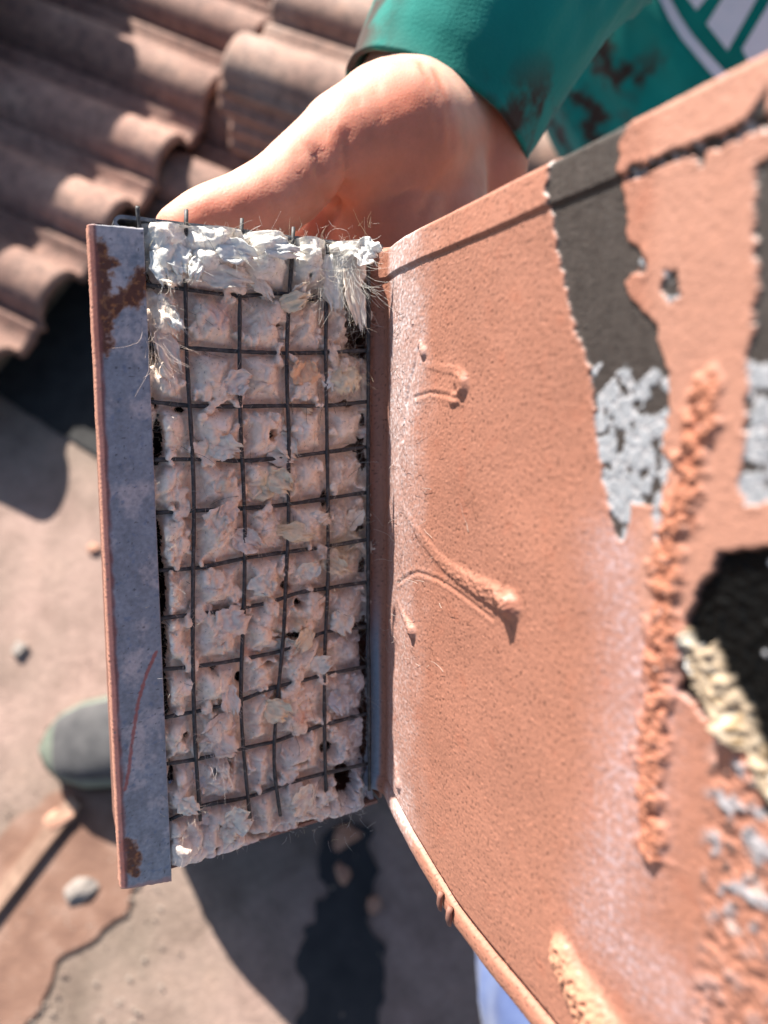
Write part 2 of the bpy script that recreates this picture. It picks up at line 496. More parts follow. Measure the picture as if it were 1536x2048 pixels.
    # --- crumbly lower right field, grey, black and brick
    T0 = np.interp(Y, *np.array(sorted([(on_plate(a, b)[1], on_plate(a, b)[0] + 4) for a, b in ((1365, 1400), (1350, 1500), (1345, 1650), (1340, 1800), (1320, 1950))])).T)
    fld = ss(0, 4, T - T0) * ss(-6, -12, Y)
    n1 = fbm(T / 3.2, Y / 3.2, 86, 4); n2 = fbm(T / 1.6, Y / 1.6, 87, 3)
    _, yq = on_plate(1420, 1820)
    fl_up = ss(yq - 4, yq + 5, Y)
    mix((.30, .30, .32), fld * ss(.05, .25, n1) * (.25 + .65 * fl_up))
    mix((.05, .045, .045), fld * ss(.12, .3, n2 - .3 * n1 - .05) * fl_up)
    mix((.60, .47, .43), fld * ss(.2, .45, fbm(T / 5, Y / 5, 88, 3)) * .6)
    h += fld * (.5 * n1 + .35 * n2)
    # --- black tar and ochre crust at the far right
    tar = np.minimum(sd([(1590, 1080), (1440, 1108), (1408, 1160), (1372, 1225), (1362, 1300), (1358, 1385), (1400, 1440), (1470, 1450), (1500, 1560), (1530, 1640), (1620, 1700)], 1.0, 2.5, 91), 99)
    mt = ss(.2, -.2, tar)
    mix((.004, .004, .004), mt); rgh = np.where(mt > .5, .42, rgh)
    h += mt * (-1.2 + .55 * fbm(T / 1.3, Y / 1.3, 92, 3))
    oc = sd([(1368, 1262), (1395, 1300), (1420, 1290), (1450, 1350), (1490, 1420), (1540, 1560), (1560, 1640), (1530, 1600), (1480, 1500), (1420, 1440), (1380, 1380), (1364, 1330)], 1.2, 2.0, 93)
    mo = ss(.3, -.3, oc)
    g1, _ = worley(T / 4.3, Y / 4.3, 98); mix((.9, .9, .9), mt * ss(.11, .05, g1) * ss(-.15, .1, fbm(T / 6, Y / 6, 99, 2)))  # pale specks painted into the tar as sun glints
    mix(np.array([.40, .31, .22]), mo); rgh = np.where(mo > .5, .9, rgh)
    h += mo * (1.2 + 1.3 * fbm(T / 3.5, Y / 3.5, 94, 4)); mix((.26, .17, .08), mo * ss(.1, .5, fbm(T / 2, Y / 2, 96, 3)) * .8); mix((.55, .52, .45), mo * ss(.15, .5, fbm(T / 2.4, Y / 2.4, 97, 3)) * .7)
    mix((.70, .70, .68), ss(.2, -.2, sd([(1358, 1290), (1372, 1320), (1380, 1345), (1366, 1340)], .5, 1, 95)))
    # bare metal showing at the foot of the bend
    bm_ = ss(2.2, 1.0, T) * ss(-10, -35, Y)
    mix((.22, .25, .30), bm_)

    # --- turn the sheet's edges under
    X = -h
    rows = [(T, Y, X)]
    def ex(dy, dx, top):
        i = -1 if top else 0
        return T[i:i + 1] if i == 0 else T[-1:], (Y[i:i + 1] if i == 0 else Y[-1:]) + dy, (X[i:i + 1] if i == 0 else X[-1:]) + dx
    topr = [ex(.25, .5, True), ex(.1, 1.3, True), ex(-1.2, 1.7, True), ex(-30, 1.5, True)]
    botr = [ex(40, 3.4, False), ex(3, 3.6, False), ex(.6, 3.0, False), ex(-.3, 1.6, False)]
    allr = botr + rows + topr
    T = np.concatenate([r[0] for r in allr]); Y = np.concatenate([r[1] for r in allr]); X = np.concatenate([r[2] for r in allr])
    def ext(a):
        return np.concatenate([np.repeat(a[:1], 4, 0), a, np.repeat(a[-1:], 4, 0)])
    spc = np.full(rgh.shape, .5) * (1 - .85 * mt) * (1 - .6 * mm) * (1 - .6 * mo)
    col = ext(col); rgh = ext(rgh); spc = ext(spc)
    nr, nc = T.shape
    v = np.stack([X, Y, T], -1).reshape(-1, 3) * .001
    o = mesh_np('plate', v, grid_faces(nr, nc), M_plate, vent, True, np.concatenate([col.reshape(-1, 3), spc.reshape(-1, 1)], 1), rgh.ravel())
    o['label'] = 'terracotta painted plate with peeling paint and mortar crust'
    return o

build_plate()

# small hardened drops hanging on the lower hem
for px, py, r in ((884, 1800, .6), (903, 1830, .7)):
    t, y = on_plate(px + 8, py - 6)
    V, F = tube_mesh([(-1.2, y + 1.5, t), (-1.6, y + .4, t), (-1.7, y - 1.0, t), (-1.5, y - 2.4, t), (-1.2, y - 3.0, t)], [.7, r, r * 1.05, r * .75, .2], 10)
    obj_pd('paint_drop', np.array(V) * .001, F, M_inner, vent, True)

# ------------------------------------------------------------------ the roof vent: box and edge strip
def wall(name, x0, x1, y0, y1, z0, z1, mat):
    return box(name, x0, x1, y0, y1, z0, z1, mat, vent)
wall('box_back', -63, 1.5, -73, 72.5, -34, -33, M_dark)
wall('box_cap', -64.6, -57.0, 71.0, 71.8, -34, -2.4, M_inner)
wall('box_side', -64.6, -63.8, -79, 71, -34, -2.4, M_inner)
def slab(name, pts, mat, th, ax):
    """thin sheet through four corners, thickened along ax"""
    P = np.array(pts, float); Q = P + np.array(ax) * th
    v = np.concatenate([P, Q]) * .001
    f = [(0, 1, 2, 3), (7, 6, 5, 4)] + [(i, i + 4, (i + 1) % 4 + 4, (i + 1) % 4) for i in range(4)]
    return obj_pd(name, v, f, mat, vent)
slab('box_floor', [(-56, -78.3, .6), (1.2, -73.2, .6), (1.2, -73.2, -34), (-56, -78.3, -34)], M_inner, .8, (0, -1, 0))
slab('box_inner_wall', [(2.0, -73, .2), (2.0, 72, .2), (2.0, 72, -34), (2.0, -73, -34)], M_inner, .7, (1, 0, 0))

def build_top():
    # top sheet: its front edge runs along the head of the screen and curls back on itself at the left
    xs = np.concatenate([np.linspace(2, -58.5, 40)])
    path = [(x, 72.6 + .2 * math.sin(x * .11) + max(0, (-46 - x)) * .03) for x in xs]
    cx, cy = path[-1]
    for a in np.linspace(90, 300, 12):
        path.append((cx - .6 + 1.6 * math.cos(math.radians(a)), cy - 1.2 + 1.2 * math.sin(math.radians(a))))
    P = np.array(path); T = np.gradient(P, axis=0); T /= np.linalg.norm(T, axis=1)[:, None]
    N = np.stack([-T[:, 1], T[:, 0]], 1) * .38
    zf = .9 + .15 * np.array([float(pn(q[0] / 3, q[1] / 3, 5)) for q in P])
    ring = []
    for off, z in ((1, zf), (-1, zf), (-1, zf * 0 - 34), (1, zf * 0 - 34)):
        ring.append(np.column_stack([P + N * off, z]))
    V = np.stack(ring, 1).reshape(-1, 3)
    F = grid_faces(len(P), 4, closed=True).tolist() + [[0, 1, 2, 3], [len(V) - 1, len(V) - 2, len(V) - 3, len(V) - 4]]
    return obj_pd('box_top', V * .001, F, M_steel, vent)
build_top()

def build_strip():
    """galvanised edge strip: front face with a lip turned back along its outer side"""
    yy = np.arange(-80.6, 70.8, .24); nx = 44
    def edges(y):
        k = (70.8 - y) / 151.4
        return -65.9 + .7 * k + .12 * pn(y / 9, y * 0, 3), -55.0 + 1.2 * k
    x0, x1 = edges(yy)
    S = np.linspace(0, 1, nx)
    X = x0[:, None] + (x1 - x0)[:, None] * S; Y = np.repeat(yy[:, None], nx, 1)
    Y = np.where(Y > 70.5, Y + .25 * S + .15 * pn(X / 1.5, Y * 0, 4), Y)
    Y = np.where(Y < -80.3, Y - .9 * S + .2 * pn(X / 1.2, Y * 0, 5), Y)
    Z = 1.6 + .10 * fbm(X / 14, Y / 14, 6, 2) - .5 * np.exp(-((X - x0[:, None]) / .5) ** 2)
    base = np.array([.235, .262, .305])
    col = np.ones(X.shape + (3,)) * base
    n = fbm(X / 5, Y / 7, 11, 5); n2 = fbm(X / 1.3, Y / 1.3, 12, 4)
    col *= (1 + .38 * n + .28 * n2)[..., None]
    def mix(c, m):
        nonlocal col
        m = np.clip(m, 0, 1)[..., None]; col = col * (1 - m) + np.array(c) * m
    mix((.50, .46, .47), .85 * ss(.0, .5, fbm(X / 8, Y / 9, 13, 4) + .25 * n2 + .25 * ss(30, 60, Y)))       # pale chalky oxide
    mix((.12, .17, .27), .6 * ss(.25, .5, fbm(X / 1.6, Y / 1.6, 14, 3)) * ss(55, 35, Y))
    # rust blooms
    def rust(pts, w, seed):
        d, _ = seg_dist(X, Y, [on_screen(*q, 1.6) for q in pts])
        k = d / w + .9 * fbm(X / 1.8, Y / 1.8, seed, 4)
        mix((.30, .13, .05), ss(1.25, .8, k) * .75 * ss(-.5, .2, n2 + .2))
        mix((.10, .030, .014), ss(.95, .55, k) * .95); mix((.34, .13, .04), ss(.9, .6, k) * ss(.15, .4, n2) * .8)
    rust([(195, 500), (198, 560), (203, 640), (200, 690)], 2.6, 21)
    rust([(200, 525), (224, 528)], 1.5, 22); rust([(225, 608), (262, 590), (285, 560)], 1.9, 23)
    rust([(265, 596), (292, 555)], 2.2, 24); rust([(212, 650), (240, 612)], .8, 27)
    rust([(255, 1690), (268, 1715), (258, 1735)], 1.9, 25); rust([(262, 1725), (272, 1745)], 1.2, 28)
    # brick coloured overspray along the outer edge, and a thin run of it
    k = (X - x0[:, None]) + .8 * fbm(X / 2, Y / 5, 31, 3)
    mix((.22, .075, .06), ss(1.9, .8, k) * .92)
    d, _ = seg_dist(X, Y, [on_screen(*q, 1.6) for q in ((312, 1305), (292, 1350), (275, 1410), (262, 1500), (258, 1540), (250, 1580))])
    mix((.34, .09, .07), ss(.55, .2, d + .25 * fbm(X, Y, 33, 2)) * .85)
    k = (Y + 81.3) + .6 * fbm(X / 2, Y / 2, 34, 3); mix((.42, .24, .21), ss(1.6, .6, k) * .8)
    mix((.05, .05, .06), ss(.62, .75, pn(X / .9, Y / .9, 35)) * .7)
    # side lip: three columns further round the bend
    nr = len(yy)
    ex = [(-.25, -.5), (-.35, -1.4)] + [(-.38, -1.4 - .8 * i) for i in range(1, 5)]
    Xs, Ys, Zs, Cs = [], [], [], []
    for dx, dz in reversed(ex):
        rough = .28 * fbm(yy / .7, yy * 0 + dz, 41, 3) + .15 * pn(yy / .4, yy * 0 + dz * 2, 42)
        Xs.append(X[:, 0] + dx - np.abs(rough)); Ys.append(Y[:, 0]); Zs.append(Z[:, 0] + dz)
        c = np.ones((nr, 3)) * np.array([.46, .22, .155]); c *= (1 + .5 * rough)[:, None]; Cs.append(c)
    X = np.concatenate([np.array(Xs).T, X, X[:, -1:] + .05], 1); Y = np.concatenate([np.array(Ys).T, Y, Y[:, -1:]], 1)
    Z = np.concatenate([np.array(Zs).T, Z, Z[:, -1:] - .8], 1)
    col = np.concatenate([np.stack(Cs, 1), col, col[:, -1:] * .7], 1)
    nr, nc = X.shape
    o = mesh_np('edge_strip', np.stack([X, Y, Z], -1).reshape(-1, 3) * .001, grid_faces(nr, nc), M_zinc, vent, True, col.reshape(-1, 3))
    m = o.modifiers.new('s', 'SOLIDIFY'); m.thickness = .0006; m.offset = -1
    o['label'] = 'grey galvanised edge strip with rust blooms'
build_strip()

# ------------------------------------------------------------------ wires of the screen
V_W = [
    [(275, 413), (276, 440), (283, 480), (290, 560)],
    [(372, 420), (371, 500), (370, 560), (372, 700), (378, 800), (385, 920), (388, 1000), (386, 1120), (385, 1250), (385, 1340), (390, 1500), (400, 1640)],
    [(483, 438), (481, 500), (479, 560), (478, 700), (480, 850), (485, 950), (490, 1050), (488, 1150), (487, 1230), (482, 1330), (480, 1420), (488, 1520), (500, 1645)],
    [(586, 455), (583, 520), (578, 585), (574, 640), (572, 760), (578, 880), (575, 960), (578, 1040), (572, 1130), (568, 1250), (560, 1340), (550, 1440), (545, 1530), (560, 1630)],
    [(655, 490), (652, 600), (650, 700), (652, 800), (655, 1000), (655, 1180), (648, 1300), (648, 1480), (652, 1600)],
    [(736, 510), (736, 700), (735, 1000), (736, 1300), (738, 1580)]]
H_W = [
    [(292, 568), (372, 578), (480, 592), (560, 585), (650, 596), (740, 600)],
    [(295, 688), (372, 695), (480, 703), (575, 706), (650, 705), (740, 700)],
    [(300, 803), (380, 812), (480, 813), (575, 811), (650, 812), (740, 803)],
    [(303, 920), (390, 918), (485, 923), (575, 915), (740, 893)],
    [(310, 1026), (390, 1022), (485, 1018), (575, 1010), (740, 984)],
    [(313, 1142), (390, 1138), (487, 1118), (550, 1108), (650, 1095), (740, 1079)],
    [(316, 1238), (390, 1230), (487, 1217), (545, 1205), (600, 1185), (650, 1178), (740, 1164)],
    [(322, 1340), (390, 1335), (485, 1320), (560, 1305), (650, 1264), (740, 1254)],
    [(328, 1437), (390, 1425), (482, 1403), (550, 1375), (610, 1362), (650, 1350), (740, 1333)],
    [(333, 1530), (400, 1520), (480, 1500), (550, 1485), (650, 1450), (740, 1428)],
    [(340, 1642), (400, 1612), (490, 1600), (600, 1560), (740, 1528)]]
W_loc = []
for i, w in enumerate(V_W + H_W):
    P = smooth_path([on_screen(*q, .6) for q in w], 40 if len(w) > 5 else 24)
    vert = i < len(V_W)
    W_loc.append(P)
    z = (.95 if vert else .05) + .18 * np.array([float(pn(k / 4, i * 3.3, 8)) for k in range(len(P))])
    if i == 0: z = z - .2
    V, F = tube_mesh(np.column_stack([P, z]), .50 * (1 + .12 * rng.standard_normal(len(P)).clip(-1, 1)), 8)
    o = obj_pd('wire', np.array(V) * .001, F, M_wire, vent, True)

# ------------------------------------------------------------------ matted fibre stuffed into the screen
fib = empty('fiber_filling', mw=VM, label='matted off-white fibre lint bulging through the wire screen of the vent', cat='lint')

HOLES = [(690, 1566, 2.2, 3.9, 14), (319, 870, 1.1, 4.2, 9), (318, 1085, 1.0, 4.5, 9), (325, 1190, 1.2, 5, 10), (330, 1290, 1.0, 4, 8), (332, 1390, .9, 4, 7),
         (640, 512, .9, 1.3, 8), (616, 552, .6, .8, 7), (628, 590, 1.3, 1.2, 8), (712, 640, 2.3, 5.5, 8), (730, 570, 1.2, 3.5, 7), (556, 652, .8, .9, 6),
         (725, 700, 2.2, 1.8, 8), (300, 690, 1.2, 3.5, 6), (545, 870, 1.2, 1.6, 5), (600, 1210, 1.6, 1.0, 6), (590, 1275, 2.8, 1.2, 6), (575, 1175, 1.1, 1.0, 5), (655, 1000, 1.2, 1.8, 6),
         (720, 1050, 1.7, 2.0, 7), (735, 1300, .9, 6, 8), (735, 1450, .9, 7, 8), (480, 1360, .9, 1.1, 5), (540, 1330, 1.6, .8, 5), (430, 1340, .7, 1.2, 5),
         (462, 1530, .7, 2.4, 6), (432, 1545, .9, .9, 6), (345, 1560, 1.0, 2.4, 7), (370, 1475, 1.0, 1.0, 5), (600, 1520, 1.8, .8, 6), (660, 1500, 1.8, 1.6, 6),
         (430, 1690, .8, .8, 4), (610, 1640, 2.6, .8, 5), (520, 1665, 3, .7, 5), (735, 1620, 1.0, 3, 7), (360, 820, 1.1, .8, 4)]

def fib_field(X, Y):
    dw = np.full(X.shape, 99.)
    for P in W_loc:
        d, _ = seg_dist(X, Y, [tuple(p) for p in P[::4]] + [tuple(P[-1])])
        dw = np.minimum(dw, d)
    cover = ss(.08, .32, fbm(X / 6.5, Y / 6.5, 101, 3) + .22 * fbm(X / 2, Y / 2, 102, 2))
    pil = ss(-.4, 5.2, dw) ** .9
    Z = -1.9 + 4.3 * pil + cover * (1 - pil) * 3.0
    wx = X + 1.6 * fbm(X / 5, Y / 5, 103, 3); wy = Y + 1.6 * fbm(X / 5, Y / 5, 104, 3)
    Z += 1.7 * fbm(wx / 8, wy / 8, 105, 2)
    calm = 1 - .7 * ss(56, 62, Y)
    Z -= calm * (.95 * ss(.45, .95, ridged(wx / 6.5, wy / 6.5, 106, 2))) * (.35 + .65 * pil)
    crump = -ss(.3, .95, ridged(wx / 3.4, wy / 3.4, 108, 2)) + .22 * fbm(wx / 2.6, wy / 2.6, 110, 2)
    low = ss(40, -5, Y)
    Z += calm * crump * (.16 + .26 * low) * (.4 + .6 * pil)
    Z += .06 * fbm(X / .7, Y / .7, 107, 3)
    # head of the screen: thick rolls that reach out into the sun
    top = ss(60, 66, Y) * ss(-1.5, -4, X)
    Z += top * (2.3 + 1.8 * fbm(wx / 8, wy / 3.4, 109, 2))
    Z += 1.6 * np.exp(-((Y - 60.5 - 1.5 * pn(X / 5, X * 0, 3)) / 1.6) ** 2) * ss(-50, -44, X) * ss(-32, -36, X)
    # foot and right side are thinner, sunk behind the wires
    Z -= 1.5 * ss(-14, -4, X) * ss(66, 55, Y)
    Z -= 2.2 * ss(-51.5, -54, X)
    for px, py, rx, ry, dep in HOLES:
        hx, hy = on_screen(px, py)
        q = ((X - hx) / rx) ** 2 + ((Y - hy) / ry) ** 2
        q = q * (1 + .8 * fbm(X / 1.5, Y / 1.5, 111, 2))
        Z -= dep * np.exp(-np.clip(q, 0, 50) ** 1.6)
        if dep >= 10: Z += 1.3 * np.exp(-((np.sqrt(np.clip(q, 0, 80)) - 1.9) / .5) ** 2)
    # two soft rolled rings at the foot
    for px, py, r in ((372, 1668, 2.6), (452, 1660, 4.0)):
        hx, hy = on_screen(px, py); q = np.hypot(X - hx, (Y - hy) * .9)
        Z += .8 * np.exp(-((q - r) / .9) ** 2) - 1.2 * np.exp(-(q / (r * .7)) ** 4)
    return Z, pil, cover, crump

FIB_BASE = np.array([.94, .76, .62])
def fib_col(X, Y, Z, crump):
    col = np.ones(X.shape + (3,)) * FIB_BASE
    col *= (1 + .16 * fbm(X / 9, Y / 9, 121, 3) + .10 * fbm(X / 1.5, Y / 1.5, 122, 3))[..., None]
    def mix(c, m):
        nonlocal col
        m = np.clip(m, 0, 1)[..., None]; col = col * (1 - m) + np.array(c) * m
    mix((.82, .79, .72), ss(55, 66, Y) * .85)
    mix((.92, .82, .75), ss(.15, .5, fbm(X / 6, Y / 6, 123, 3)) * .7)
    mix((.78, .52, .40), ss(.22, .55, fbm(X / 5, Y / 5, 124, 3)) * .55)
    mix((.80, .68, .48), ss(.30, .60, fbm(X / 4, Y / 4, 125, 3)) * .6 * ss(40, 10, Y))
    for px, py, r, c in ((600, 620, 3, (.82, .56, .40)), (615, 745, 3.2, (.80, .48, .32)), (535, 960, 3.5, (.80, .64, .42)), (600, 1240, 3.2, (.78, .52, .32)),
                         (600, 1430, 3, (.80, .50, .38)), (450, 970, 3, (.80, .62, .46)), (690, 1100, 4.5, (.78, .65, .44)), (440, 630, 4, (.84, .62, .54))):
        hx, hy = on_screen(px, py); q = np.hypot(X - hx, Y - hy) / r + .7 * fbm(X / 2, Y / 2, 126, 3)
        mix(c, ss(1.1, .3, q) * .8)
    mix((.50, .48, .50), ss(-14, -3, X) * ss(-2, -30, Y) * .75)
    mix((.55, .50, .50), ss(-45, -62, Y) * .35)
    mix((.60, .46, .42), ss(.2, .6, fbm(X / 3, Y / 3, 127, 4)) * .35)
    mix((.12, .09, .08), ss(.60, .78, pn(X / .55, Y / .55, 128)) * .6)           # specks of grit
    return col

def build_pad():
    xs = np.arange(-56.0, .8, .2); ys = np.arange(-76.6, 72.6, .2)
    X, Y = np.meshgrid(xs, ys)
    floor_y = -73.4 + (X / 56.0) * 5.0
    Y = np.where(Y < 0, Y * (floor_y / -76.6), Y)
    Z, pil, cover, crump = fib_field(X, Y)
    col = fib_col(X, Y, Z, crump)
    # roll the bulges over their own edges a little
    gy, gx = np.gradient(Z, .2)
    k = .14 * ss(-.5, 2.5, Z)
    X2 = X - np.clip(gx, -2.5, 2.5) * k; Y2 = Y - np.clip(gy, -2.5, 2.5) * k
    Y2 = np.minimum(Y2, 72.3)
    Z2 = Z + .05 * fbm(X / .5, Y / .5, 131, 2)
    nr, nc = X.shape
    Fp = grid_faces(nr, nc); Fp = Fp[Z2.ravel()[Fp].mean(1) > -3.3]              # torn right through
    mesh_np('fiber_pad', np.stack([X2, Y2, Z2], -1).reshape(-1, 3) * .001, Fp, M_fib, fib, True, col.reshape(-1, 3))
build_pad()

def surf_z(x, y):
    z, *_ = fib_field(np.array([[x]]), np.array([[y]])); return float(z[0, 0])

def tuft(px, py, L, W, ang, lift, c, seed, curl=1.0, mat=M_tuft, z=None):
    """a torn flap of felted fibre: rooted in the pad, lifted and curled at its free end"""
    x, y = on_screen(px, py, 1.5)
    z0 = (surf_z(x, y) if z is None else z) - .5
    ns, nw = 20, 15
    S, Wv = np.meshgrid(np.linspace(0, 1, ns), np.linspace(-1, 1, nw), indexing='ij')
    wid = W * (.45 + .75 * np.sin(np.pi * np.clip(S * .85 + .1, 0, 1)))
    tear = 1 + .45 * fbm(Wv * 2.1 + seed, S * 0 + seed * .7, seed, 3) + .14 * pn(Wv * 5 + seed, S * 0, seed + 3)
    a = S * L * tear
    b = Wv * wid * (1 + .55 * fbm(S * 2.6 + seed * 1.3, np.sign(Wv) * 2 + seed, seed + 5, 3)) * .5
    up = lift * (S ** 1.4) - curl * lift * .75 * np.clip(S - .6, 0, 1) ** 2 * 4
    sg = 1 if seed % 2 else -.6
    up = up + sg * .22 * W * (np.abs(Wv) ** 2.5) * (.3 + S) + .40 * fbm(S * 2.2 + seed, Wv * 1.6, seed + 7, 2) * W * .5 + .10 * W * pn(S * 5, Wv * 4 + seed, seed + 9)
    ca, sa = math.cos(ang), math.sin(ang)
    X = x + a * ca - b * sa; Y = y + a * sa + b * ca; Z = z0 + up + .4
    P = np.stack([X, Y, Z], -1)
    gs = np.gradient(P, axis=0); gw_ = np.gradient(P, axis=1); N = np.cross(gs, gw_); N /= np.linalg.norm(N, axis=-1)[..., None] + 1e-9
    th = (.16 * (1 - .75 * np.maximum(np.abs(Wv), S) ** 3))[..., None]
    A = (P + N * th).reshape(-1, 3); B = (P - N * th).reshape(-1, 3); m = len(A)
    f = grid_faces(ns, nw); fa = np.concatenate([f, f[:, ::-1] + m])
    idx = np.arange(m).reshape(ns, nw)
    bd = np.concatenate([idx[0, :], idx[1:, -1], idx[-1, -2::-1], idx[-2:0:-1, 0]])
    nx = np.roll(bd, -1)
    fa = np.concatenate([fa, np.stack([bd, bd + m, nx + m, nx], 1)])
    V = np.concatenate([A, B])
    cc = np.array(c) * (1 + .15 * fbm(V[:, 0] / 1.6, V[:, 1] / 1.6, seed + 11, 3))[:, None]
    mesh_np('fiber_tuft', V * .001, fa, mat, fib, True, cc)
    for _ in range(16):
        i = rng.integers(5, ns); j = rng.integers(0, nw)
        if rng.random() < .6: i = ns - 1
        elif rng.random() < .7: j = 0 if rng.random() < .5 else nw - 1
        w_ = Wv[i, j]
        FRAY.append((P[i, j], np.array([ca - sa * w_ * .8, sa + ca * w_ * .8, rng.uniform(-.3, .6)]) + rng.standard_normal(3) * .35, rng.uniform(.8, 3.2), np.array(c)))

WHITE = (.88, .86, .80); CREAM = (.93, .82, .69); PINK = (.92, .76, .65); YEL = (.94, .79, .58); ORA = (.93, .61, .40); GREY = (.74, .69, .68)
D = math.radians
FRAY = []
TUFTS = [  # px, py, length, width, angle (0 = to the right, 90 = up), lift, colour
    (310, 500, 9, 3.5, D(-75), 2.6, WHITE), (330, 540, 5, 4, D(-60), 2.5, CREAM), (395, 520, 6, 3, D(-110), 2.4, WHITE), (400, 545, 12, 4.5, D(-12), 2.6, CREAM),
    (350, 490, 7, 5, D(-80), 2.6, WHITE), (430, 495, 9, 5, D(-20), 2.6, WHITE), (520, 500, 9, 4, D(-5), 2.4, WHITE), (600, 490, 6, 5, D(-60), 3.2, WHITE),
    (500, 545, 9, 3, D(-50), 1.6, CREAM), (700, 500, 6, 6, D(-30), 3.0, WHITE), (665, 510, 16, 5, D(-88), 2.2, WHITE), (690, 540, 17, 4, D(-80), 1.4, CREAM),
    (650, 545, 9, 4, D(-75), 1.2, CREAM), (322, 600, 7, 3, D(-65), 3.2, CREAM), (330, 625, 6, 2.5, D(-50), 2.8, WHITE), (320, 660, 10, 4, D(-70), 1.2, PINK),
    (560, 610, 7, 4, D(15), 3.6, YEL), (585, 605, 6, 3.5, D(50), 3.4, CREAM), (545, 600, 6, 3, D(120), 1.6, CREAM), (630, 600, 9, 6, D(-90), 1.6, ORA),
    (590, 680, 6, 4, D(150), 1.2, CREAM), (605, 770, 7, 6, D(85), .9, ORA), (690, 735, 7, 7, D(-80), 2.0, YEL), (700, 770, 6, 5, D(-40), 1.8, CREAM), (670, 745, 5, 4, D(-110), 1.4, WHITE),
    (450, 770, 7, 5, D(10), 1.6, PINK), (330, 760, 6, 4, D(-80), 1.2, PINK), (420, 890, 8, 5, D(-15), 2.2, CREAM), (455, 905, 5, 4, D(20), 2.2, CREAM),
    (560, 870, 7, 4, D(-55), 2.2, CREAM), (540, 905, 8, 4, D(-20), 2.4, CREAM), (500, 840, 5, 5, D(-100), 1.2, PINK), (600, 810, 5, 3, D(-30), 2.0, YEL),
    (440, 955, 9, 7, D(60), 2.6, CREAM), (500, 965, 8, 6, D(-20), 2.4, YEL), (540, 950, 7, 5, D(-35), 2.4, YEL), (375, 1010, 9, 5, D(-75), 2.4, YEL), (420, 1060, 7, 5, D(60), 1.6, PINK),
    (345, 1090, 9, 6, D(-20), 1.6, PINK), (470, 1070, 8, 5, D(-30), 2.0, PINK), (555, 1060, 11, 4, D(-10), 2.6, YEL), (565, 1080, 6, 4, D(-95), 2.4, YEL), (600, 1050, 9, 3, D(20), 2.2, CREAM),
    (640, 1080, 8, 5, D(-40), 2.6, YEL), (680, 1090, 8, 5, D(10), 2.6, YEL), (700, 1060, 7, 4, D(60), 2.4, CREAM), (710, 1120, 7, 4, D(-60), 2.4, CREAM), (650, 1120, 8, 4, D(-30), 2.4, YEL),
    (370, 1180, 8, 6, D(-100), 2.2, PINK), (400, 1200, 7, 4, D(-80), 1.8, PINK), (515, 1150, 7, 6, D(-60), 2.2, CREAM), (530, 1190, 6, 4, D(-90), 2.2, CREAM), (440, 1260, 9, 7, D(30), 1.8, PINK),
    (340, 1270, 8, 4, D(-80), 1.8, CREAM), (500, 1280, 9, 5, D(-10), 2.4, CREAM), (545, 1300, 8, 4, D(0), 2.4, CREAM), (600, 1300, 8, 4, D(-10), 2.6, CREAM), (620, 1330, 7, 4, D(10), 2.0, CREAM),
    (600, 1200, 6, 4, D(170), 2.2, GREY), (625, 1260, 7, 4, D(-140), 2.2, YEL), (680, 1220, 8, 6, D(-70), 2.2, CREAM), (700, 1300, 7, 6, D(-80), 1.6, GREY), (680, 1380, 8, 6, D(-80), 1.8, GREY),
    (430, 1360, 9, 4, D(-95), 2.4, PINK), (410, 1340, 8, 4, D(-110), 1.6, PINK), (455, 1370, 8, 4, D(-85), 1.8, PINK), (380, 1390, 8, 4, D(-150), 2.0, CREAM), (530, 1410, 7, 5, D(-30), 2.4, YEL),
    (350, 1410, 6, 4, D(-120), 2.0, CREAM), (470, 1440, 10, 5, D(-160), 1.8, PINK), (420, 1480, 9, 5, D(-30), 1.8, PINK), (385, 1500, 5, 3, D(20), 2.6, WHITE), (400, 1540, 9, 5, D(-60), 1.8, GREY),
    (520, 1540, 8, 6, D(-70), 2.4, YEL), (500, 1570, 6, 5, D(-30), 2.2, CREAM), (580, 1490, 7, 4, D(-80), 1.8, PINK), (615, 1480, 6, 5, D(-70), 1.6, GREY), (630, 1580, 9, 6, D(200), 2.2, CREAM),
    (590, 1620, 6, 4, D(-120), 2.0, CREAM), (450, 1640, 7, 6, D(10), 2.2, CREAM), (435, 1670, 6, 5, D(-30), 1.8, CREAM), (460, 1560, 5, 4, D(-90), 1.6, GREY), (360, 1600, 6, 4, D(-40), 1.4, CREAM),
    (705, 1440, 6, 6, D(-60), 1.4, GREY), (560, 1380, 6, 4, D(-120), 1.6, ORA), (600, 1150, 7, 4, D(30), 2.0, CREAM), (660, 1180, 6, 4, D(100), 2.0, YEL), (470, 1010, 6, 4, D(-140), 1.6, PINK)]
for i, (px, py, L, W, a, lf, c) in enumerate(TUFTS):
    if i > 22 and i % 5 in (1, 3): continue
    tuft(px, py, L * .8, W * 1.0, a, lf * 1.1, c, 200 + i * 3)

# ------------------------------------------------------------------ loose hairs
def hair_mesh(name, starts, dirs, lens, rads, cols, mat, parent, segs=7, wander=.5, label=None):
    V = []; F = []; Cc = []
    for s, d, L, r, c in zip(starts, dirs, lens, rads, cols):
        P = [np.array(s, float)]; d = np.array(d, float); d /= np.linalg.norm(d)
        bend = rng.standard_normal(3) * wander
        for k in range(segs):
            d = d + bend / segs + rng.standard_normal(3) * wander * .22; d /= np.linalg.norm(d)
            P.append(P[-1] + d * L / segs)
        v, f = tube_mesh(np.array(P), np.linspace(r, r * .5, segs + 1), 3, caps=False)
        off = len(V) * (segs + 1) * 3
        V.append(v); F.append(np.array(f) + off); Cc.append(np.tile(c, (len(v), 1)))
    o = mesh_np(name, np.concatenate(V) * .001, np.concatenate(F), mat, parent, True, np.concatenate(Cc))
    tag(o, label, kind='stuff')
    return o
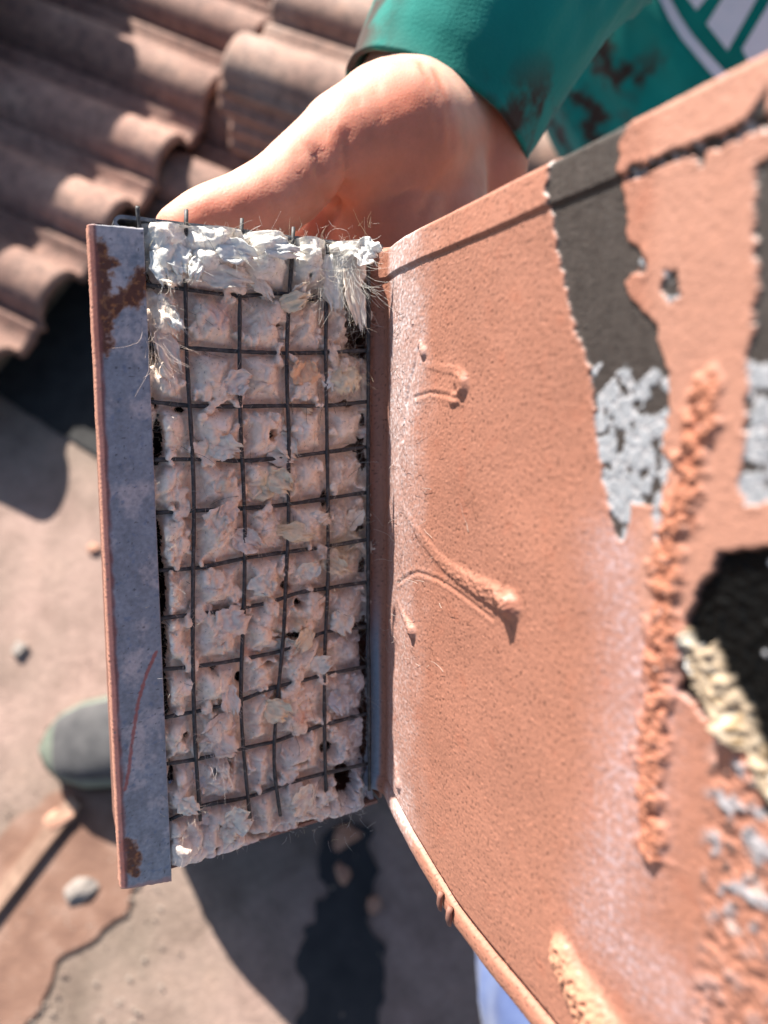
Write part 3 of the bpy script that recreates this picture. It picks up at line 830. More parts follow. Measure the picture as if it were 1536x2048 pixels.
M_hair = mat_attr('hair', var=.1, bump=0, rough=.6, spec=.3, transl=.3)
def screen_hairs():
    N = 4200
    px = rng.uniform(295, 742, N); py = 455 + 1230 * rng.random(N)
    k = N // 4                                   # denser clusters on the right and middle
    px[:k] = rng.normal(690, 40, k).clip(560, 745); py[:k] = rng.normal(1080, 90, k)
    px[k:k + 260] = rng.normal(560, 50, 260); py[k:k + 260] = rng.normal(1150, 120, 260)
    px[k + 260:k + 460] = rng.normal(690, 30, 200).clip(600, 745); py[k + 260:k + 460] = rng.normal(740, 40, 200)
    px[k + 460:k + 700] = rng.normal(680, 40, 240).clip(600, 745); py[k + 460:k + 700] = rng.normal(600, 60, 240)
    px[k + 700:k + 1000] = rng.uniform(295, 740, 300); py[k + 700:k + 1000] = rng.uniform(480, 640, 300)
    X = np.zeros(N); Y = np.zeros(N)
    for i in range(N):
        X[i], Y[i] = on_screen(px[i], py[i], 1.5)
    Z = fib_field(X[None], Y[None])[0][0]
    Z = np.maximum(Z, -3)
    a = rng.uniform(0, 2 * np.pi, N)
    dirs = np.column_stack([np.cos(a), np.sin(a), rng.uniform(.0, .8, N)])
    lens = rng.gamma(2.0, 1.2, N).clip(.8, 11)
    pal = np.array([(.74, .70, .62), (.68, .60, .48), (.66, .56, .36), (.60, .48, .42), (.78, .76, .72)])
    cols = pal[rng.integers(0, 5, N)]
    hair_mesh('loose_hair', np.column_stack([X, Y, Z + .1]), dirs, lens, rng.uniform(.024, .048, N), cols, M_hair, fib, label='fine pale hairs frayed from the fibre')
    hair_mesh('frayed_hair', [q[0] for q in FRAY], [q[1] for q in FRAY], [q[2] for q in FRAY], np.full(len(FRAY), .036), [q[3] for q in FRAY], M_hair, fib, segs=5, wander=.5, label='short fibres fraying from the torn flaps')
    # a few dark hairs lying over the pad
    n2 = 60
    XY = [on_screen(rng.uniform(320, 730), rng.uniform(500, 1600), 1.5) for _ in range(n2)]
    z = [surf_z(*q) + .35 for q in XY]; a = rng.uniform(0, 6.28, n2)
    hair_mesh('dark_hair', np.column_stack([np.array(XY), z]), np.column_stack([np.cos(a), np.sin(a), a * 0 + .05]), rng.uniform(4, 12, n2), np.full(n2, .05), np.tile((.05, .035, .03), (n2, 1)), M_hair, fib, wander=.7, label='thin dark hairs lying on the fibre')
screen_hairs()

def fuzz():
    """short down all over the pad, lying every way"""
    N = 34000; sg = 3
    X = rng.uniform(-55, 0, N); Y = rng.uniform(-75, 72.3, N)
    Y = np.maximum(Y, -73.2 + X / 56 * 5)
    e = .15
    Z = fib_field(X[None], Y[None])[0][0]
    gx = (fib_field(X[None] + e, Y[None])[0][0] - Z) / e; gy = (fib_field(X[None], Y[None] + e)[0][0] - Z) / e
    ok = Z > -4; X, Y, Z, gx, gy = [q[ok] for q in (X, Y, Z, gx, gy)]; N = len(X)
    Nn = np.stack([-gx, -gy, np.ones(N)], 1); Nn /= np.linalg.norm(Nn, axis=1)[:, None]
    d = rng.standard_normal((N, 3)); d -= Nn * (d * Nn).sum(1)[:, None]; d /= np.linalg.norm(d, axis=1)[:, None]
    d = d + Nn * rng.uniform(.0, .8, N)[:, None]; d /= np.linalg.norm(d, axis=1)[:, None]
    L = rng.gamma(2.5, .42, N).clip(.4, 3.2); bend = rng.standard_normal((N, 3)) * .5
    P = [np.stack([X, Y, Z], 1)]
    for k in range(sg):
        d = d + bend / sg; d /= np.linalg.norm(d, axis=1)[:, None]; P.append(P[-1] + d * (L / sg)[:, None])
    P = np.stack(P, 1)                                        # N, sg+1, 3
    a = np.cross(d, np.array([.31, .23, 1.0])); a /= np.linalg.norm(a, axis=1)[:, None]; b = np.cross(d, a)
    r = np.linspace(.026, .012, sg + 1)[None, :, None, None]
    th = np.arange(3) * 2 * np.pi / 3
    off = np.cos(th)[None, None, :, None] * a[:, None, None, :] + np.sin(th)[None, None, :, None] * b[:, None, None, :]
    V = (P[:, :, None, :] + off * r).reshape(-1, 3)
    f0 = grid_faces(sg + 1, 3, closed=True); F = (f0[None] + (np.arange(N) * (sg + 1) * 3)[:, None, None]).reshape(-1, 4)
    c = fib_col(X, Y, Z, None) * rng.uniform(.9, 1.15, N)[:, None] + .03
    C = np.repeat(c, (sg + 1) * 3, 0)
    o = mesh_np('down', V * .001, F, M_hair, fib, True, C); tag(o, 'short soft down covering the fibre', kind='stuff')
fuzz()

def wisps():
    S, Dv, L, Cc = [], [], [], []
    for (ax, ay), (bx, by), n, sp, c in (((668, 510), (685, 690), 55, 10, WHITE), ((695, 530), (712, 680), 40, 8, WHITE), ((640, 540), (650, 650), 60, 8, CREAM), ((690, 500), (665, 530), 40, 14, WHITE),
                                         ((590, 600), (620, 575), 40, 8, YEL), ((560, 1050), (640, 1085), 60, 12, YEL), ((650, 1090), (730, 1060), 90, 18, YEL), ((640, 1110), (720, 1150), 70, 14, CREAM),
                                         ((700, 720), (690, 790), 90, 22, YEL), ((330, 600), (350, 660), 40, 6, WHITE), ((420, 1490), (470, 1560), 50, 12, GREY), ((690, 1370), (700, 1440), 70, 16, GREY),
                                         ((300, 640), (345, 800), 50, 8, PINK), ((540, 600), (500, 650), 40, 8, CREAM), ((480, 1060), (540, 1080), 40, 8, PINK)):
        for _ in range(n):
            px, py = ax + rng.normal(0, sp), ay + rng.normal(0, sp * .8)
            x, y = on_screen(px, py, 1.5); x2, y2 = on_screen(bx + rng.normal(0, sp), by + rng.normal(0, sp), 1.5)
            if x > -2.5 or x2 > -2.5: continue
            S.append((x, y, 0)); Dv.append((x2 - x, y2 - y, rng.uniform(-.6, 1.2))); L.append(math.hypot(x2 - x, y2 - y) * rng.uniform(.5, 1.05)); Cc.append(np.array(c) * rng.uniform(.85, 1.05))
    S = np.array(S); S[:, 2] = np.maximum(fib_field(S[None, :, 0], S[None, :, 1])[0][0], -2) + .4
    hair_mesh('fiber_wisp', S, Dv, L, rng.uniform(.02, .04, len(S)), Cc, M_hair, fib, segs=8, wander=.75, label='drawn out wisps of pale fibre')
wisps()

def plate_hairs():
    n = 95
    px = np.concatenate([rng.normal(800, 25, 60).clip(770, 870), rng.normal(880, 60, 35).clip(780, 1000)]); py = np.concatenate([rng.uniform(560, 1330, 60), rng.uniform(900, 1350, 35)])
    TY = np.array([on_plate(a, b) for a, b in zip(px, py)])
    hx = -np.interp(TY[:, 0], [-1.5, 0, 1.0, 2.2, 3.5, 6, 10, 16, 24, 60, 140], [-1.2, -.2, .9, 1.7, 2.1, 1.75, 1.05, .45, .1, 0, 0])
    S = np.column_stack([-hx - .35, TY[:, 1], TY[:, 0]])
    a = rng.uniform(-.9, .9, n) + np.where(rng.random(n) < .5, 0, np.pi)
    dirs = np.column_stack([-.03 * np.ones(n), np.sin(a), np.cos(a) * 1.6])
    c = np.where((rng.random(n) < .7)[:, None], np.array([[.20, .08, .045]]), np.array([[.7, .62, .55]]))
    hair_mesh('stuck_hair', S, dirs, rng.uniform(2.5, 9, n), np.full(n, .045), c, M_hair, vent, wander=.55, label='fine hairs stuck in the paint beside the screen')
plate_hairs()

# ------------------------------------------------------------------ roof tiles
M_tile = mat_noise('brown_tile', [(.25, (.20, .105, .082)), (.5, (.31, .175, .135)), (.75, (.42, .26, .20))], 9, .85, .35, 160, .002)
M_tile2 = mat_noise('pale_tile', [(.25, (.24, .13, .10)), (.5, (.36, .22, .17)), (.75, (.46, .33, .27))], 11, .85, .35, 160, .002)
for m_ in (M_tile, M_tile2):
    n_, l_ = m_.node_tree.nodes, m_.node_tree.links; p_ = n_['Principled BSDF']
    src = p_.inputs['Base Color'].links[0].from_socket
    oi = n_.new('ShaderNodeObjectInfo'); mr_ = n_.new('ShaderNodeMapRange'); mr_.inputs[3].default_value = .72; mr_.inputs[4].default_value = 1.15
    l_.new(oi.outputs['Random'], mr_.inputs[0])
    sp = noise_node(n_, l_, 70, 5, .7); r_ = ramp(n_, [(.36, (.55, .55, .55)), (.5, (1, 1, 1)), (.68, (1.25, 1.2, 1.12))]); l_.new(sp.outputs['Fac'], r_.inputs[0])
    v1 = n_.new('ShaderNodeVectorMath'); v1.operation = 'SCALE'; l_.new(src, v1.inputs[0]); l_.new(mr_.outputs[0], v1.inputs['Scale'])
    v2 = n_.new('ShaderNodeVectorMath'); v2.operation = 'MULTIPLY'; l_.new(v1.outputs[0], v2.inputs[0]); l_.new(r_.outputs[0], v2.inputs[1])
    l_.new(v2.outputs[0], p_.inputs['Base Color'])
TE0 = gw(436, 186, .10); TE1 = gw(90, 610, .10)
t_e = TE1 - TE0; t_e[2] = 0; t_e /= np.linalg.norm(t_e)                # along the butt ends of a course
ra = gw(0, 85, .10); rb_ = gw(339, 306, .10); t_r = rb_ - ra; t_r[2] = 0
t_r -= t_e * (t_r @ t_e); t_r /= np.linalg.norm(t_r)                   # down the rolls
TW = .290

TL = .62
def tile_mesh(name='tile', L=TL):
    pts = []
    for k in range(2):
        o_ = k * TW / 2
        for w, h in ((0, .010), (.010, .019), (.018, .019), (.026, .011), (.064, .010), (.070, .015)):
            pts.append((o_ + w * .725, h * .85))
        for i in range(11):
            a = math.pi * (1 - i / 10)
            pts.append((o_ + .0972 + .0440 * math.cos(a) * (1.02), .010 + .040 * math.sin(a) ** .85))
    pts.append((TW, .010))
    P = np.array(pts); n = len(P)
    rows = [(0, 0), (.006, .002), (L * .5, .002), (L - .006, .002), (L, 0)]
    V = []; 
    for y, dz in rows:
        for w, h in P: V.append((w, y, h + dz))
    for y, dz in rows:
        for w, h in P: V.append((w, y, h - .013))
    nr = len(rows); F = grid_faces(nr, n).tolist(); off = nr * n
    F += [[q + off for q in f[::-1]] for f in grid_faces(nr, n).tolist()]
    for i in range(n - 1):
        F.append([i + 1, i, i + off, i + 1 + off]); j = (nr - 1) * n
        F.append([j + i, j + i + 1, j + i + 1 + off, j + i + off])
    for r in range(nr - 1):
        F.append([r * n, (r + 1) * n, (r + 1) * n + off, r * n + off])
        F.append([(r + 1) * n - 1, (r + 1) * n - 1 + off, (r + 2) * n - 1 + off, (r + 2) * n - 1])
    me = bpy.data.meshes.new(name); me.from_pydata([tuple(map(float, q)) for q in V], [], F); me.update()
    bm = bmesh.new(); bm.from_mesh(me); bmesh.ops.recalc_face_normals(bm, faces=bm.faces); bm.to_mesh(me); bm.free()
    me.polygons.foreach_set('use_smooth', np.full(len(me.polygons), True))
    me.materials.append(M_tile)
    return me
TILE = tile_mesh(); TILE2 = TILE.copy(); TILE2.materials.clear(); TILE2.materials.append(M_tile2)

def tile_matrix(org, e, r, tilt=0.0, yaw=0.0):
    e = Vector(e); r = Vector(r); z = e.cross(r)
    if z.z < 0: z = -z
    m = Matrix.Identity(4)
    for j in range(3):
        m[j][0], m[j][1], m[j][2], m[j][3] = e[j], r[j], z[j], org[j]
    return m @ Matrix.Rotation(yaw, 4, 'Z') @ Matrix.Rotation(tilt, 4, 'X')

roof = empty('tiled_slope', loc=(TE0[0], TE0[1], 0), label='brown double-roll concrete tiles laid in courses on the roof behind', cat='roof'); roof['kind'] = 'thing'
def put_tile(org, tilt=0, yaw=0, parent=roof, me=TILE, name='roof_tile'):
    o = bpy.data.objects.new(name, me); COL.objects.link(o)
    m = tile_matrix(org, t_e, t_r, tilt, yaw)
    if parent is not None:
        o.parent = parent; m = Matrix.Translation(-parent.location) @ m
        o.matrix_local = m
    else:
        o.matrix_world = m
    return o
# butt line of the middle course runs through TE0..TE1
for i in range(-5, 4):
    j = np.array([random.uniform(-.004, .004) for _ in range(3)])
    base = TE0 + t_e * (TW * i + .045) ; base[2] = 0
    if i <= 1 and i >= -3:
        put_tile(base - t_r * TL + np.array([0, 0, .085]) + j, D(-1.5), D(random.uniform(-.5, .5)))
    if i > -5:
        put_tile(base - t_r * (TL + .52) + np.array([0, 0, .13]) + j, D(-1.5), D(random.uniform(-.5, .5)))
    if -2 <= i <= 0:
        put_tile(base - t_r * (TL - .33) + np.array([0, 0, .038]) + j, D(-1.0), D(random.uniform(-.6, .6)))
# batten the middle course rests on
bo = box('batten', 0, TW * 4.8, -.02, .02, 0, .045, mat_noise('batten_wood', [(.3, (.10, .06, .04)), (.7, (.22, .15, .10))], 30, .85, .4), roof, s=1)
bo.matrix_local = Matrix.Translation(-roof.location) @ tile_matrix(TE0 - t_e * TW * 2 - t_r * .09 - np.array([0, 0, TE0[2] - .003]), t_e, t_r)

# loose tiles stacked behind the hand
st = gw(440, 215, .16)
labels = ['lowest tile in the loose stack behind the thumb, mostly in shade', 'second tile from the bottom of the loose stack behind the thumb', 'third tile from the bottom of the loose stack behind the thumb', 'pale tile on top of the loose stack behind the thumb']
for k in range(4):
    org = st - t_e * TW + t_r * (.004 * (k % 2)); org = np.array([org[0], org[1], .085 + .034 * k])
    o = put_tile(org, D(0), D([0, .9, -.6, 1.4][k]), None, TILE2 if k in (3,) else TILE, 'loose_roof_tile')
    tag(o, labels[k], 'roof tile', 'loose tiles stacked on the roof', 'thing')

far = gw(70, 330, .13) + np.array(SUN_W) * (.21 / SUN_W.z)          # unseen pile added to shade the tiles at the left
for k in range(5):
    for c in range(3):
        org = far - t_r * (TL + .004 * (k % 2)) + t_e * (TW * (c - 1.0) + .003 * k); org[2] = .19 + .034 * k
        o = put_tile(org, 0, D([0, 1, -1, .5, -.6][k]), None, TILE, 'shade_caster_tile')
        tag(o, 'tile in an unseen pile added to shade the roof, past the upper left corner', 'roof tile', 'unseen tiles added for shade', 'thing')

def lump(name, px, py, r, h, mat, seed, z=0.0, stretch=1.0, ang=0.0, label=None, cat='debris'):
    """a chip or pebble: faceted irregular stone"""
    bm = bmesh.new(); bmesh.ops.create_icosphere(bm, subdivisions=2, radius=1.0)
    rr = random.Random(seed)
    cuts = [Vector((rr.uniform(-1, 1), rr.uniform(-1, 1), rr.uniform(-.2, 1))).normalized() for _ in range(9)]
    lim = [rr.uniform(.45, .8) for _ in cuts]
    for v in bm.verts:
        for c_, l_ in zip(cuts, lim):
            q = v.co.dot(c_)
            if q > l_: v.co -= c_ * (q - l_)
        k = 1 + .16 * float(pn(v.co.x * 2.3 + seed, v.co.y * 2.3 + v.co.z, seed))
        v.co = Vector((v.co.x * r * stretch * k, v.co.y * r * k, max(-.3, v.co.z) * h * k))
    me = bpy.data.meshes.new(name); bm.to_mesh(me); bm.free(); me.materials.append(mat)
    o = bpy.data.objects.new(name, me); COL.objects.link(o)
    g = gw(px, py, z); o.location = (g[0], g[1], z + h * .28); o.rotation_euler = (0, 0, ang)
    if label: tag(o, label, cat)
    return o
M_shard = mat_noise('tile_shard', [(.3, (.36, .17, .11)), (.7, (.52, .30, .21))], 60, .9, .4, 200, .002)
M_chip = mat_noise('pale_chip', [(.3, (.20, .17, .15)), (.7, (.30, .26, .23))], 60, .9, .4, 200, .002)
M_tar = mat_noise('tar_stain', [(.3, (.014, .013, .014)), (.6, (.035, .030, .030)), (.8, (.10, .06, .05))], 26, .8, .4, 120, .002)
M_brick_dust = mat_noise('brick_dust', [(.25, (.13, .065, .045)), (.5, (.21, .115, .08)), (.75, (.30, .19, .145))], 22, .95, .5, 160, .003)

# ------------------------------------------------------------------ things on the ground
o = flat_patch('underlayment_sheet', [(-80, 1720), (30, 1640), (95, 1585), (160, 1560), (260, 1600), (285, 1760), (215, 1850), (120, 1930), (60, 2040), (20, 2120), (-100, 2140)], M_brick_dust, .004, .016, 5, n_sub=16)
tag(o, 'brown dusty sheet lying on the ground at the lower left corner', 'underlayment sheet')
o = flat_patch('tar_patch', [(655, 1690), (700, 1640), (735, 1660), (742, 1780), (760, 1900), (770, 2100), (570, 2100), (620, 1960), (600, 1860), (650, 1800)], M_tar, .003, .03, 8, thick=.002)
tag(o, 'black tar patch smeared on the ground below the vent', 'tar patch')
M_lath = mat_noise('lath', [(.3, (.22, .13, .09)), (.7, (.38, .24, .17))], 60, .9, .3)
ga, gb = gw(-40, 1845, .012), gw(150, 1600, .012); dv = gb - ga; L = np.linalg.norm(dv)
lo = box('wood_lath', 0, L, -.009, .009, 0, .009, M_lath, None, s=1); lo.location = (ga[0], ga[1], .0045); lo.rotation_euler = (0, 0, math.atan2(dv[1], dv[0]))
tag(lo, 'thin wooden lath lying on the brown dusty sheet', 'lath')
lump('stone_chip', 160, 1778, .014, .008, M_chip, 3, .004, 1.6, .35, 'pale flat stone chip with a dark shadow, below the shoe')
lump('tile_chip', 690, 1675, .016, .014, M_shard, 5, 0, 1.3, .4, 'orange tile chip on the ground below the right end of the screen')
lump('tile_chip', 745, 1815, .011, .011, M_shard, 7, 0, 1.2, 1.2, 'small pink tile chip beside the tar patch, left of the lower hem')
lump('tile_chip', 690, 1745, .012, .009, M_shard, 9, 0, 1.2, 1.9, 'tiny brick coloured chip just above the tar patch')
lump('stone_chip', 40, 1300, .012, .009, M_chip, 11, 0, 1.2, .4, 'small white chip lying left of the strip above the shoe')
lump('tile_chip', 190, 1098, .010, .008, M_shard, 13, 0, 1.3, .4, 'small reddish chip beside the middle of the metal strip')
lump('mortar_chunk', 470, 262, .022, .03, M_chip, 17, .06, 1.5, 1.9, 'pale mortar chunk between the laid tiles and the loose stack', 'mortar')
lump('tile_chip', 120, 1640, .016, .012, M_shard, 19, .004, 1.5, .7, 'orange chip at the upper edge of the brown sheet')
def grit():
    rr = random.Random(4); V = []; F = []
    for i in range(300):
        px, py = rr.uniform(-60, 1000), rr.uniform(620, 2100)
        if rr.random() < .45: px, py = rr.uniform(-40, 330), rr.uniform(1580, 2060)
        g = gw(px, py); r = rr.uniform(.0008, .0030); o_ = len(V)
        for d in ((1, 0, 0), (-1, 0, 0), (0, 1, 0), (0, -1, 0), (0, 0, 1)):
            V.append((g[0] + d[0] * r * rr.uniform(.6, 1.3), g[1] + d[1] * r * rr.uniform(.6, 1.3), .003 + d[2] * r * rr.uniform(.5, 1)))
        for a, b in ((0, 2), (2, 1), (1, 3), (3, 0)): F.append((o_ + a, o_ + b, o_ + 4))
    o = obj_pd('grit', V, F, mat_noise('grit', [(.3, (.20, .12, .09)), (.5, (.28, .22, .18)), (.7, (.38, .34, .30))], 14, .9, 0))
    tag(o, 'loose grit and crumbs scattered over the ground', 'grit', kind='stuff')
grit()

# ------------------------------------------------------------------ the person holding the vent
def capsule(bm, p0, r0, p1, r1, n=18):
    p0 = Vector(p0); p1 = Vector(p1); ax = p1 - p0; L = ax.length; ax.normalize()
    q = Vector((0, 0, 1)).rotation_difference(ax).to_matrix()
    rings = []
    for a in np.linspace(-90, 0, 7)[1:]: rings.append((r0 * math.sin(math.radians(a)), r0 * math.cos(math.radians(a))))
    for a in np.linspace(0, 90, 7)[:-1]: rings.append((L + r1 * math.sin(math.radians(a)), r1 * math.cos(math.radians(a))))
    prev = None; bot = bm.verts.new(p0 - ax * r0); top = bm.verts.new(p1 + ax * r1)
    for z, r in rings:
        ring = [bm.verts.new(p0 + q @ Vector((r * math.cos(2 * math.pi * i / n), r * math.sin(2 * math.pi * i / n), z))) for i in range(n)]
        if prev is None:
            for i in range(n): bm.faces.new((bot, ring[(i + 1) % n], ring[i]))
        else:
            for i in range(n): bm.faces.new((prev[i], prev[(i + 1) % n], ring[(i + 1) % n], ring[i]))
        prev = ring
    for i in range(n): bm.faces.new((prev[i], prev[(i + 1) % n], top))

def chain(bm, pts):
    for (a, ra_), (b, rb) in zip(pts[:-1], pts[1:]): capsule(bm, a, ra_, b, rb)

def remeshed(bm, voxel, smooth_it, fac=.5):
    me = bpy.data.meshes.new('tmp'); bm.to_mesh(me); bm.free()
    o = bpy.data.objects.new('tmp', me); COL.objects.link(o)
    m = o.modifiers.new('r', 'REMESH'); m.mode = 'VOXEL'; m.voxel_size = voxel; m.use_smooth_shade = True
    s_ = o.modifiers.new('s', 'SMOOTH'); s_.iterations = smooth_it; s_.factor = fac
    dg = bpy.context.evaluated_depsgraph_get(); ev = o.evaluated_get(dg)
    out = bpy.data.meshes.new_from_object(ev)
    bpy.data.objects.remove(o); bpy.data.meshes.remove(me)
    return out

def project(V):                  # world points -> photograph pixels, depth
    d = V - CAM
    x = d @ AX; y = d @ AU; z = -(d @ AB)
    z_ = np.where(z < .01, .01, z)
    return 768 + x / z_ / KPX, 1024 - y / z_ / KPX, z

person = empty('person', loc=tuple(gw(520, 1400)), label='person in a stained green shirt and jeans crouching and holding the vent', cat='person')

def skin_mat():
    m, n, l, p = mat_new('skin')
    a = n.new('ShaderNodeAttribute'); a.attribute_name = 'Col'
    t = noise_node(n, l, 90, 6, .65)
    mr = n.new('ShaderNodeMapRange'); mr.inputs[1].default_value = .3; mr.inputs[2].default_value = .7; mr.inputs[3].default_value = .86; mr.inputs[4].default_value = 1.10
    l.new(t.outputs['Fac'], mr.inputs[0])
    mx = n.new('ShaderNodeVectorMath'); mx.operation = 'SCALE'; l.new(a.outputs['Color'], mx.inputs[0]); l.new(mr.outputs[0], mx.inputs['Scale'])
    l.new(mx.outputs[0], p.inputs['Base Color'])
    p.inputs['Subsurface Weight'].default_value = .35
    p.inputs['Subsurface Radius'].default_value = (1.0, .28, .14); p.inputs['Subsurface Scale'].default_value = .006
    p.inputs['Roughness'].default_value = .58; p.inputs['Specular IOR Level'].default_value = .35
    v = n.new('ShaderNodeTexVoronoi'); v.feature = 'DISTANCE_TO_EDGE'; v.inputs['Scale'].default_value = 800
    tc = n.new('ShaderNodeTexCoord'); l.new(tc.outputs['Object'], v.inputs['Vector'])
    b = n.new('ShaderNodeBump'); b.inputs['Strength'].default_value = .2; b.inputs['Distance'].default_value = .0004
    l.new(v.outputs['Distance'], b.inputs['Height'])
    t2 = noise_node(n, l, 420, 4); b2 = n.new('ShaderNodeBump'); b2.inputs['Strength'].default_value = .12; b2.inputs['Distance'].default_value = .0006
    l.new(t2.outputs['Fac'], b2.inputs['Height']); l.new(b.outputs[0], b2.inputs['Normal']); l.new(b2.outputs[0], p.inputs['Normal'])
    return m

# the sleeve opening: a ring round the wrist, its upper rim nearest the viewer
RC = pc(884, 216, .262)
r_a = np.array([177., -90., 0]); r_a /= np.linalg.norm(r_a)
r_w = np.array([90., 177., 0]); r_w /= np.linalg.norm(r_w)
r_b = r_w * -.05 + np.array([0, 0, .9987])
s_ax = r_w * .9987 + np.array([0, 0, .05])                # from the wrist into the sleeve
def arm_c(d): return RC + s_ax * d - np.array([0, 0, .8]) * max(d - .06, 0) ** 1.1
def arm_pt(d, side=0.0): return cw(arm_c(d) + r_a * side)
ELBOW = arm_pt(.20); SHOULDER = arm_pt(.44)
def build_body():
    bm = bmesh.new()
    P = lambda a, b, c: tuple(pw(a, b, c))
    # thumb and its root
    chain(bm, [(P(368, 466, .187), .0080), (P(410, 452, .189), .0098), (P(500, 428, .194), .0112), (P(560, 385, .199), .0106), (P(625, 335, .206), .0120), (P(700, 295, .215), .0162), (P(775, 275, .224), .0205)])
    # heel of the hand, wrist and arm
    chain(bm, [(P(790, 278, .226), .0222), (P(812, 285, .236), .0232), (tuple(arm_pt(-.010, -.002)), .0290), (tuple(arm_pt(.02, -.001)), .0305), (tuple(arm_pt(.05)), .0325), (tuple(arm_pt(.10)), .035), (tuple(arm_pt(.15)), .037), (tuple(ELBOW), .040), (tuple(arm_pt(.30)), .045), (tuple(SHOULDER), .050)])
    chain(bm, [(P(945, 345, .264), .020), (tuple(arm_pt(.012, .002)), .027)])
    # palm
    chain(bm, [(P(790, 300, .23), .022), (P(770, 400, .232), .020), (P(790, 520, .236), .018)])
    chain(bm, [(P(840, 360, .245), .022), (P(860, 480, .244), .020), (P(850, 640, .242), .017), (P(840, 740, .242), .014)])
    chain(bm, [(P(655, 455, .240), .014), (P(720, 420, .238), .017), (P(800, 480, .237), .018)])
    # four fingers behind the box
    for k, (l_, r) in enumerate(((1.0, .0092), (1.08, .0096), (1.02, .0090), (.82, .0080))):
        y = 560 + 84 * k
        a, b, c, d = P(830, y, .240), P(830 - 120 * l_, y + 14, .2385), P(830 - 205 * l_, y + 22, .2365), P(830 - 275 * l_, y + 26, .2345)
        chain(bm, [(a, r * 1.12), (b, r), (c, r * .93), (d, r * .8)])
    # trunk, neck and head, other arm
    CH = pw(1450, -60, .72); HIP = pw(1800, 800, .98); NK = pw(1330, -760, .72); HD = pw(1280, -1050, .68)
    chain(bm, [(tuple(HIP), .13), (tuple((HIP + CH) / 2), .125), (tuple(CH), .135), (tuple(pw(1380, -480, .73)), .10)])
    chain(bm, [(tuple(SHOULDER), .055), (tuple(pw(1380, -480, .73)), .09)])
    chain(bm, [(tuple(pw(1380, -480, .73)), .075), (tuple(NK), .058), (tuple(HD), .07)])
    capsule(bm, tuple(HD), .078, tuple(HD + np.array([0, .02, .05])), .085)
    S2 = pw(2000, -420, .78)
    chain(bm, [(tuple(pw(1380, -480, .73)), .09), (tuple(S2), .055), (tuple(pw(2250, 300, .62)), .042), (tuple(pw(2000, 600, .40)), .03), (tuple(pw(1900, 640, .33)), .028)])
    me = remeshed(bm, .0019, 14)
    n = len(me.vertices); V = np.empty(n * 3); me.vertices.foreach_get('co', V); V = V.reshape(-1, 3)
    N = np.empty(n * 3); me.vertex_normals.foreach_get('vector', N); N = N.reshape(-1, 3)
    u, v, z = project(V)
    near = (z < .30)
    disp = np.zeros(n); red = np.zeros(n)
    for pts, w, dep in (([(693, 268), (690, 300), (700, 350), (690, 390), (668, 425)], 7, .0009), ([(640, 250), (650, 300), (646, 340)], 6, .0005), ([(742, 170), (760, 210), (765, 240)], 6, .0004),
                        ([(548, 400), (556, 430), (562, 460)], 6, .0005), ([(630, 300), (640, 350), (655, 400)], 9, .0010), ([(668, 425), (650, 445), (640, 470)], 14, .0022), ([(700, 380), (680, 410)], 12, .0016),
                        ([(540, 420), (545, 450)], 4, .0004), ([(905, 330), (860, 400), (840, 430)], 9, .0005), ([(600, 300), (612, 330)], 4, .0004), ([(585, 315), (600, 345)], 4, .0004), ([(612, 282), (628, 305)], 4, .0004), ([(660, 240), (672, 290), (668, 330)], 5, .0004),
                        ([(710, 190), (735, 250), (742, 300)], 5, .0004), ([(870, 140), (900, 210), (905, 290)], 6, .0005), ([(840, 125), (870, 190), (880, 270)], 6, .0004), ([(780, 400), (830, 380), (880, 390)], 8, .0006), ([(480, 405), (488, 430)], 4, .0003), ([(495, 400), (503, 425)], 4, .0003)):
        d, _ = seg_dist(u, v, pts)
        k = np.exp(-(d / w) ** 2) * near
        disp -= dep * 1.35 * k; red = np.maximum(red, k * .8)
    disp += near * .0003 * fbm(u / 60, v / 60, 5, 3)
    V = V + N * disp[:, None]
    me.vertices.foreach_set('co', V.ravel())
    # the palm side is ruddier than the back
    side = N @ (-AU * .75 + AB * .66)
    red = np.maximum(red, ss(-.05, .75, side + .15 * fbm(u / 50, v / 50, 6, 3)) * .9)
    tip = np.exp(-(np.hypot(u - 430, v - 450) / 150) ** 2) * near
    col = np.ones((n, 3)) * np.array([.60, .345, .255])
    col = col * (1 - red[:, None]) + np.array([.58, .165, .09]) * red[:, None]
    col = col * (1 - .45 * tip[:, None]) + np.array([.60, .23, .15]) * .45 * tip[:, None]
    c = np.ones((n, 4), np.float32); c[:, :3] = col
    a = me.color_attributes.new('Col', 'FLOAT_COLOR', 'POINT'); a.data.foreach_set('color', c.ravel())
    me.materials.clear(); me.materials.append(skin_mat())
    me.polygons.foreach_set('use_smooth', np.full(len(me.polygons), True))
    o = bpy.data.objects.new('body', me); COL.objects.link(o); o.parent = person
    o.matrix_parent_inverse = person.matrix_world.inverted() if False else Matrix.Translation(-person.location)
    return o
body = build_body()

def person_part(o, parent=None):
    o.parent = parent or person
    o.matrix_parent_inverse = Matrix.Translation(-person.location)
    return o

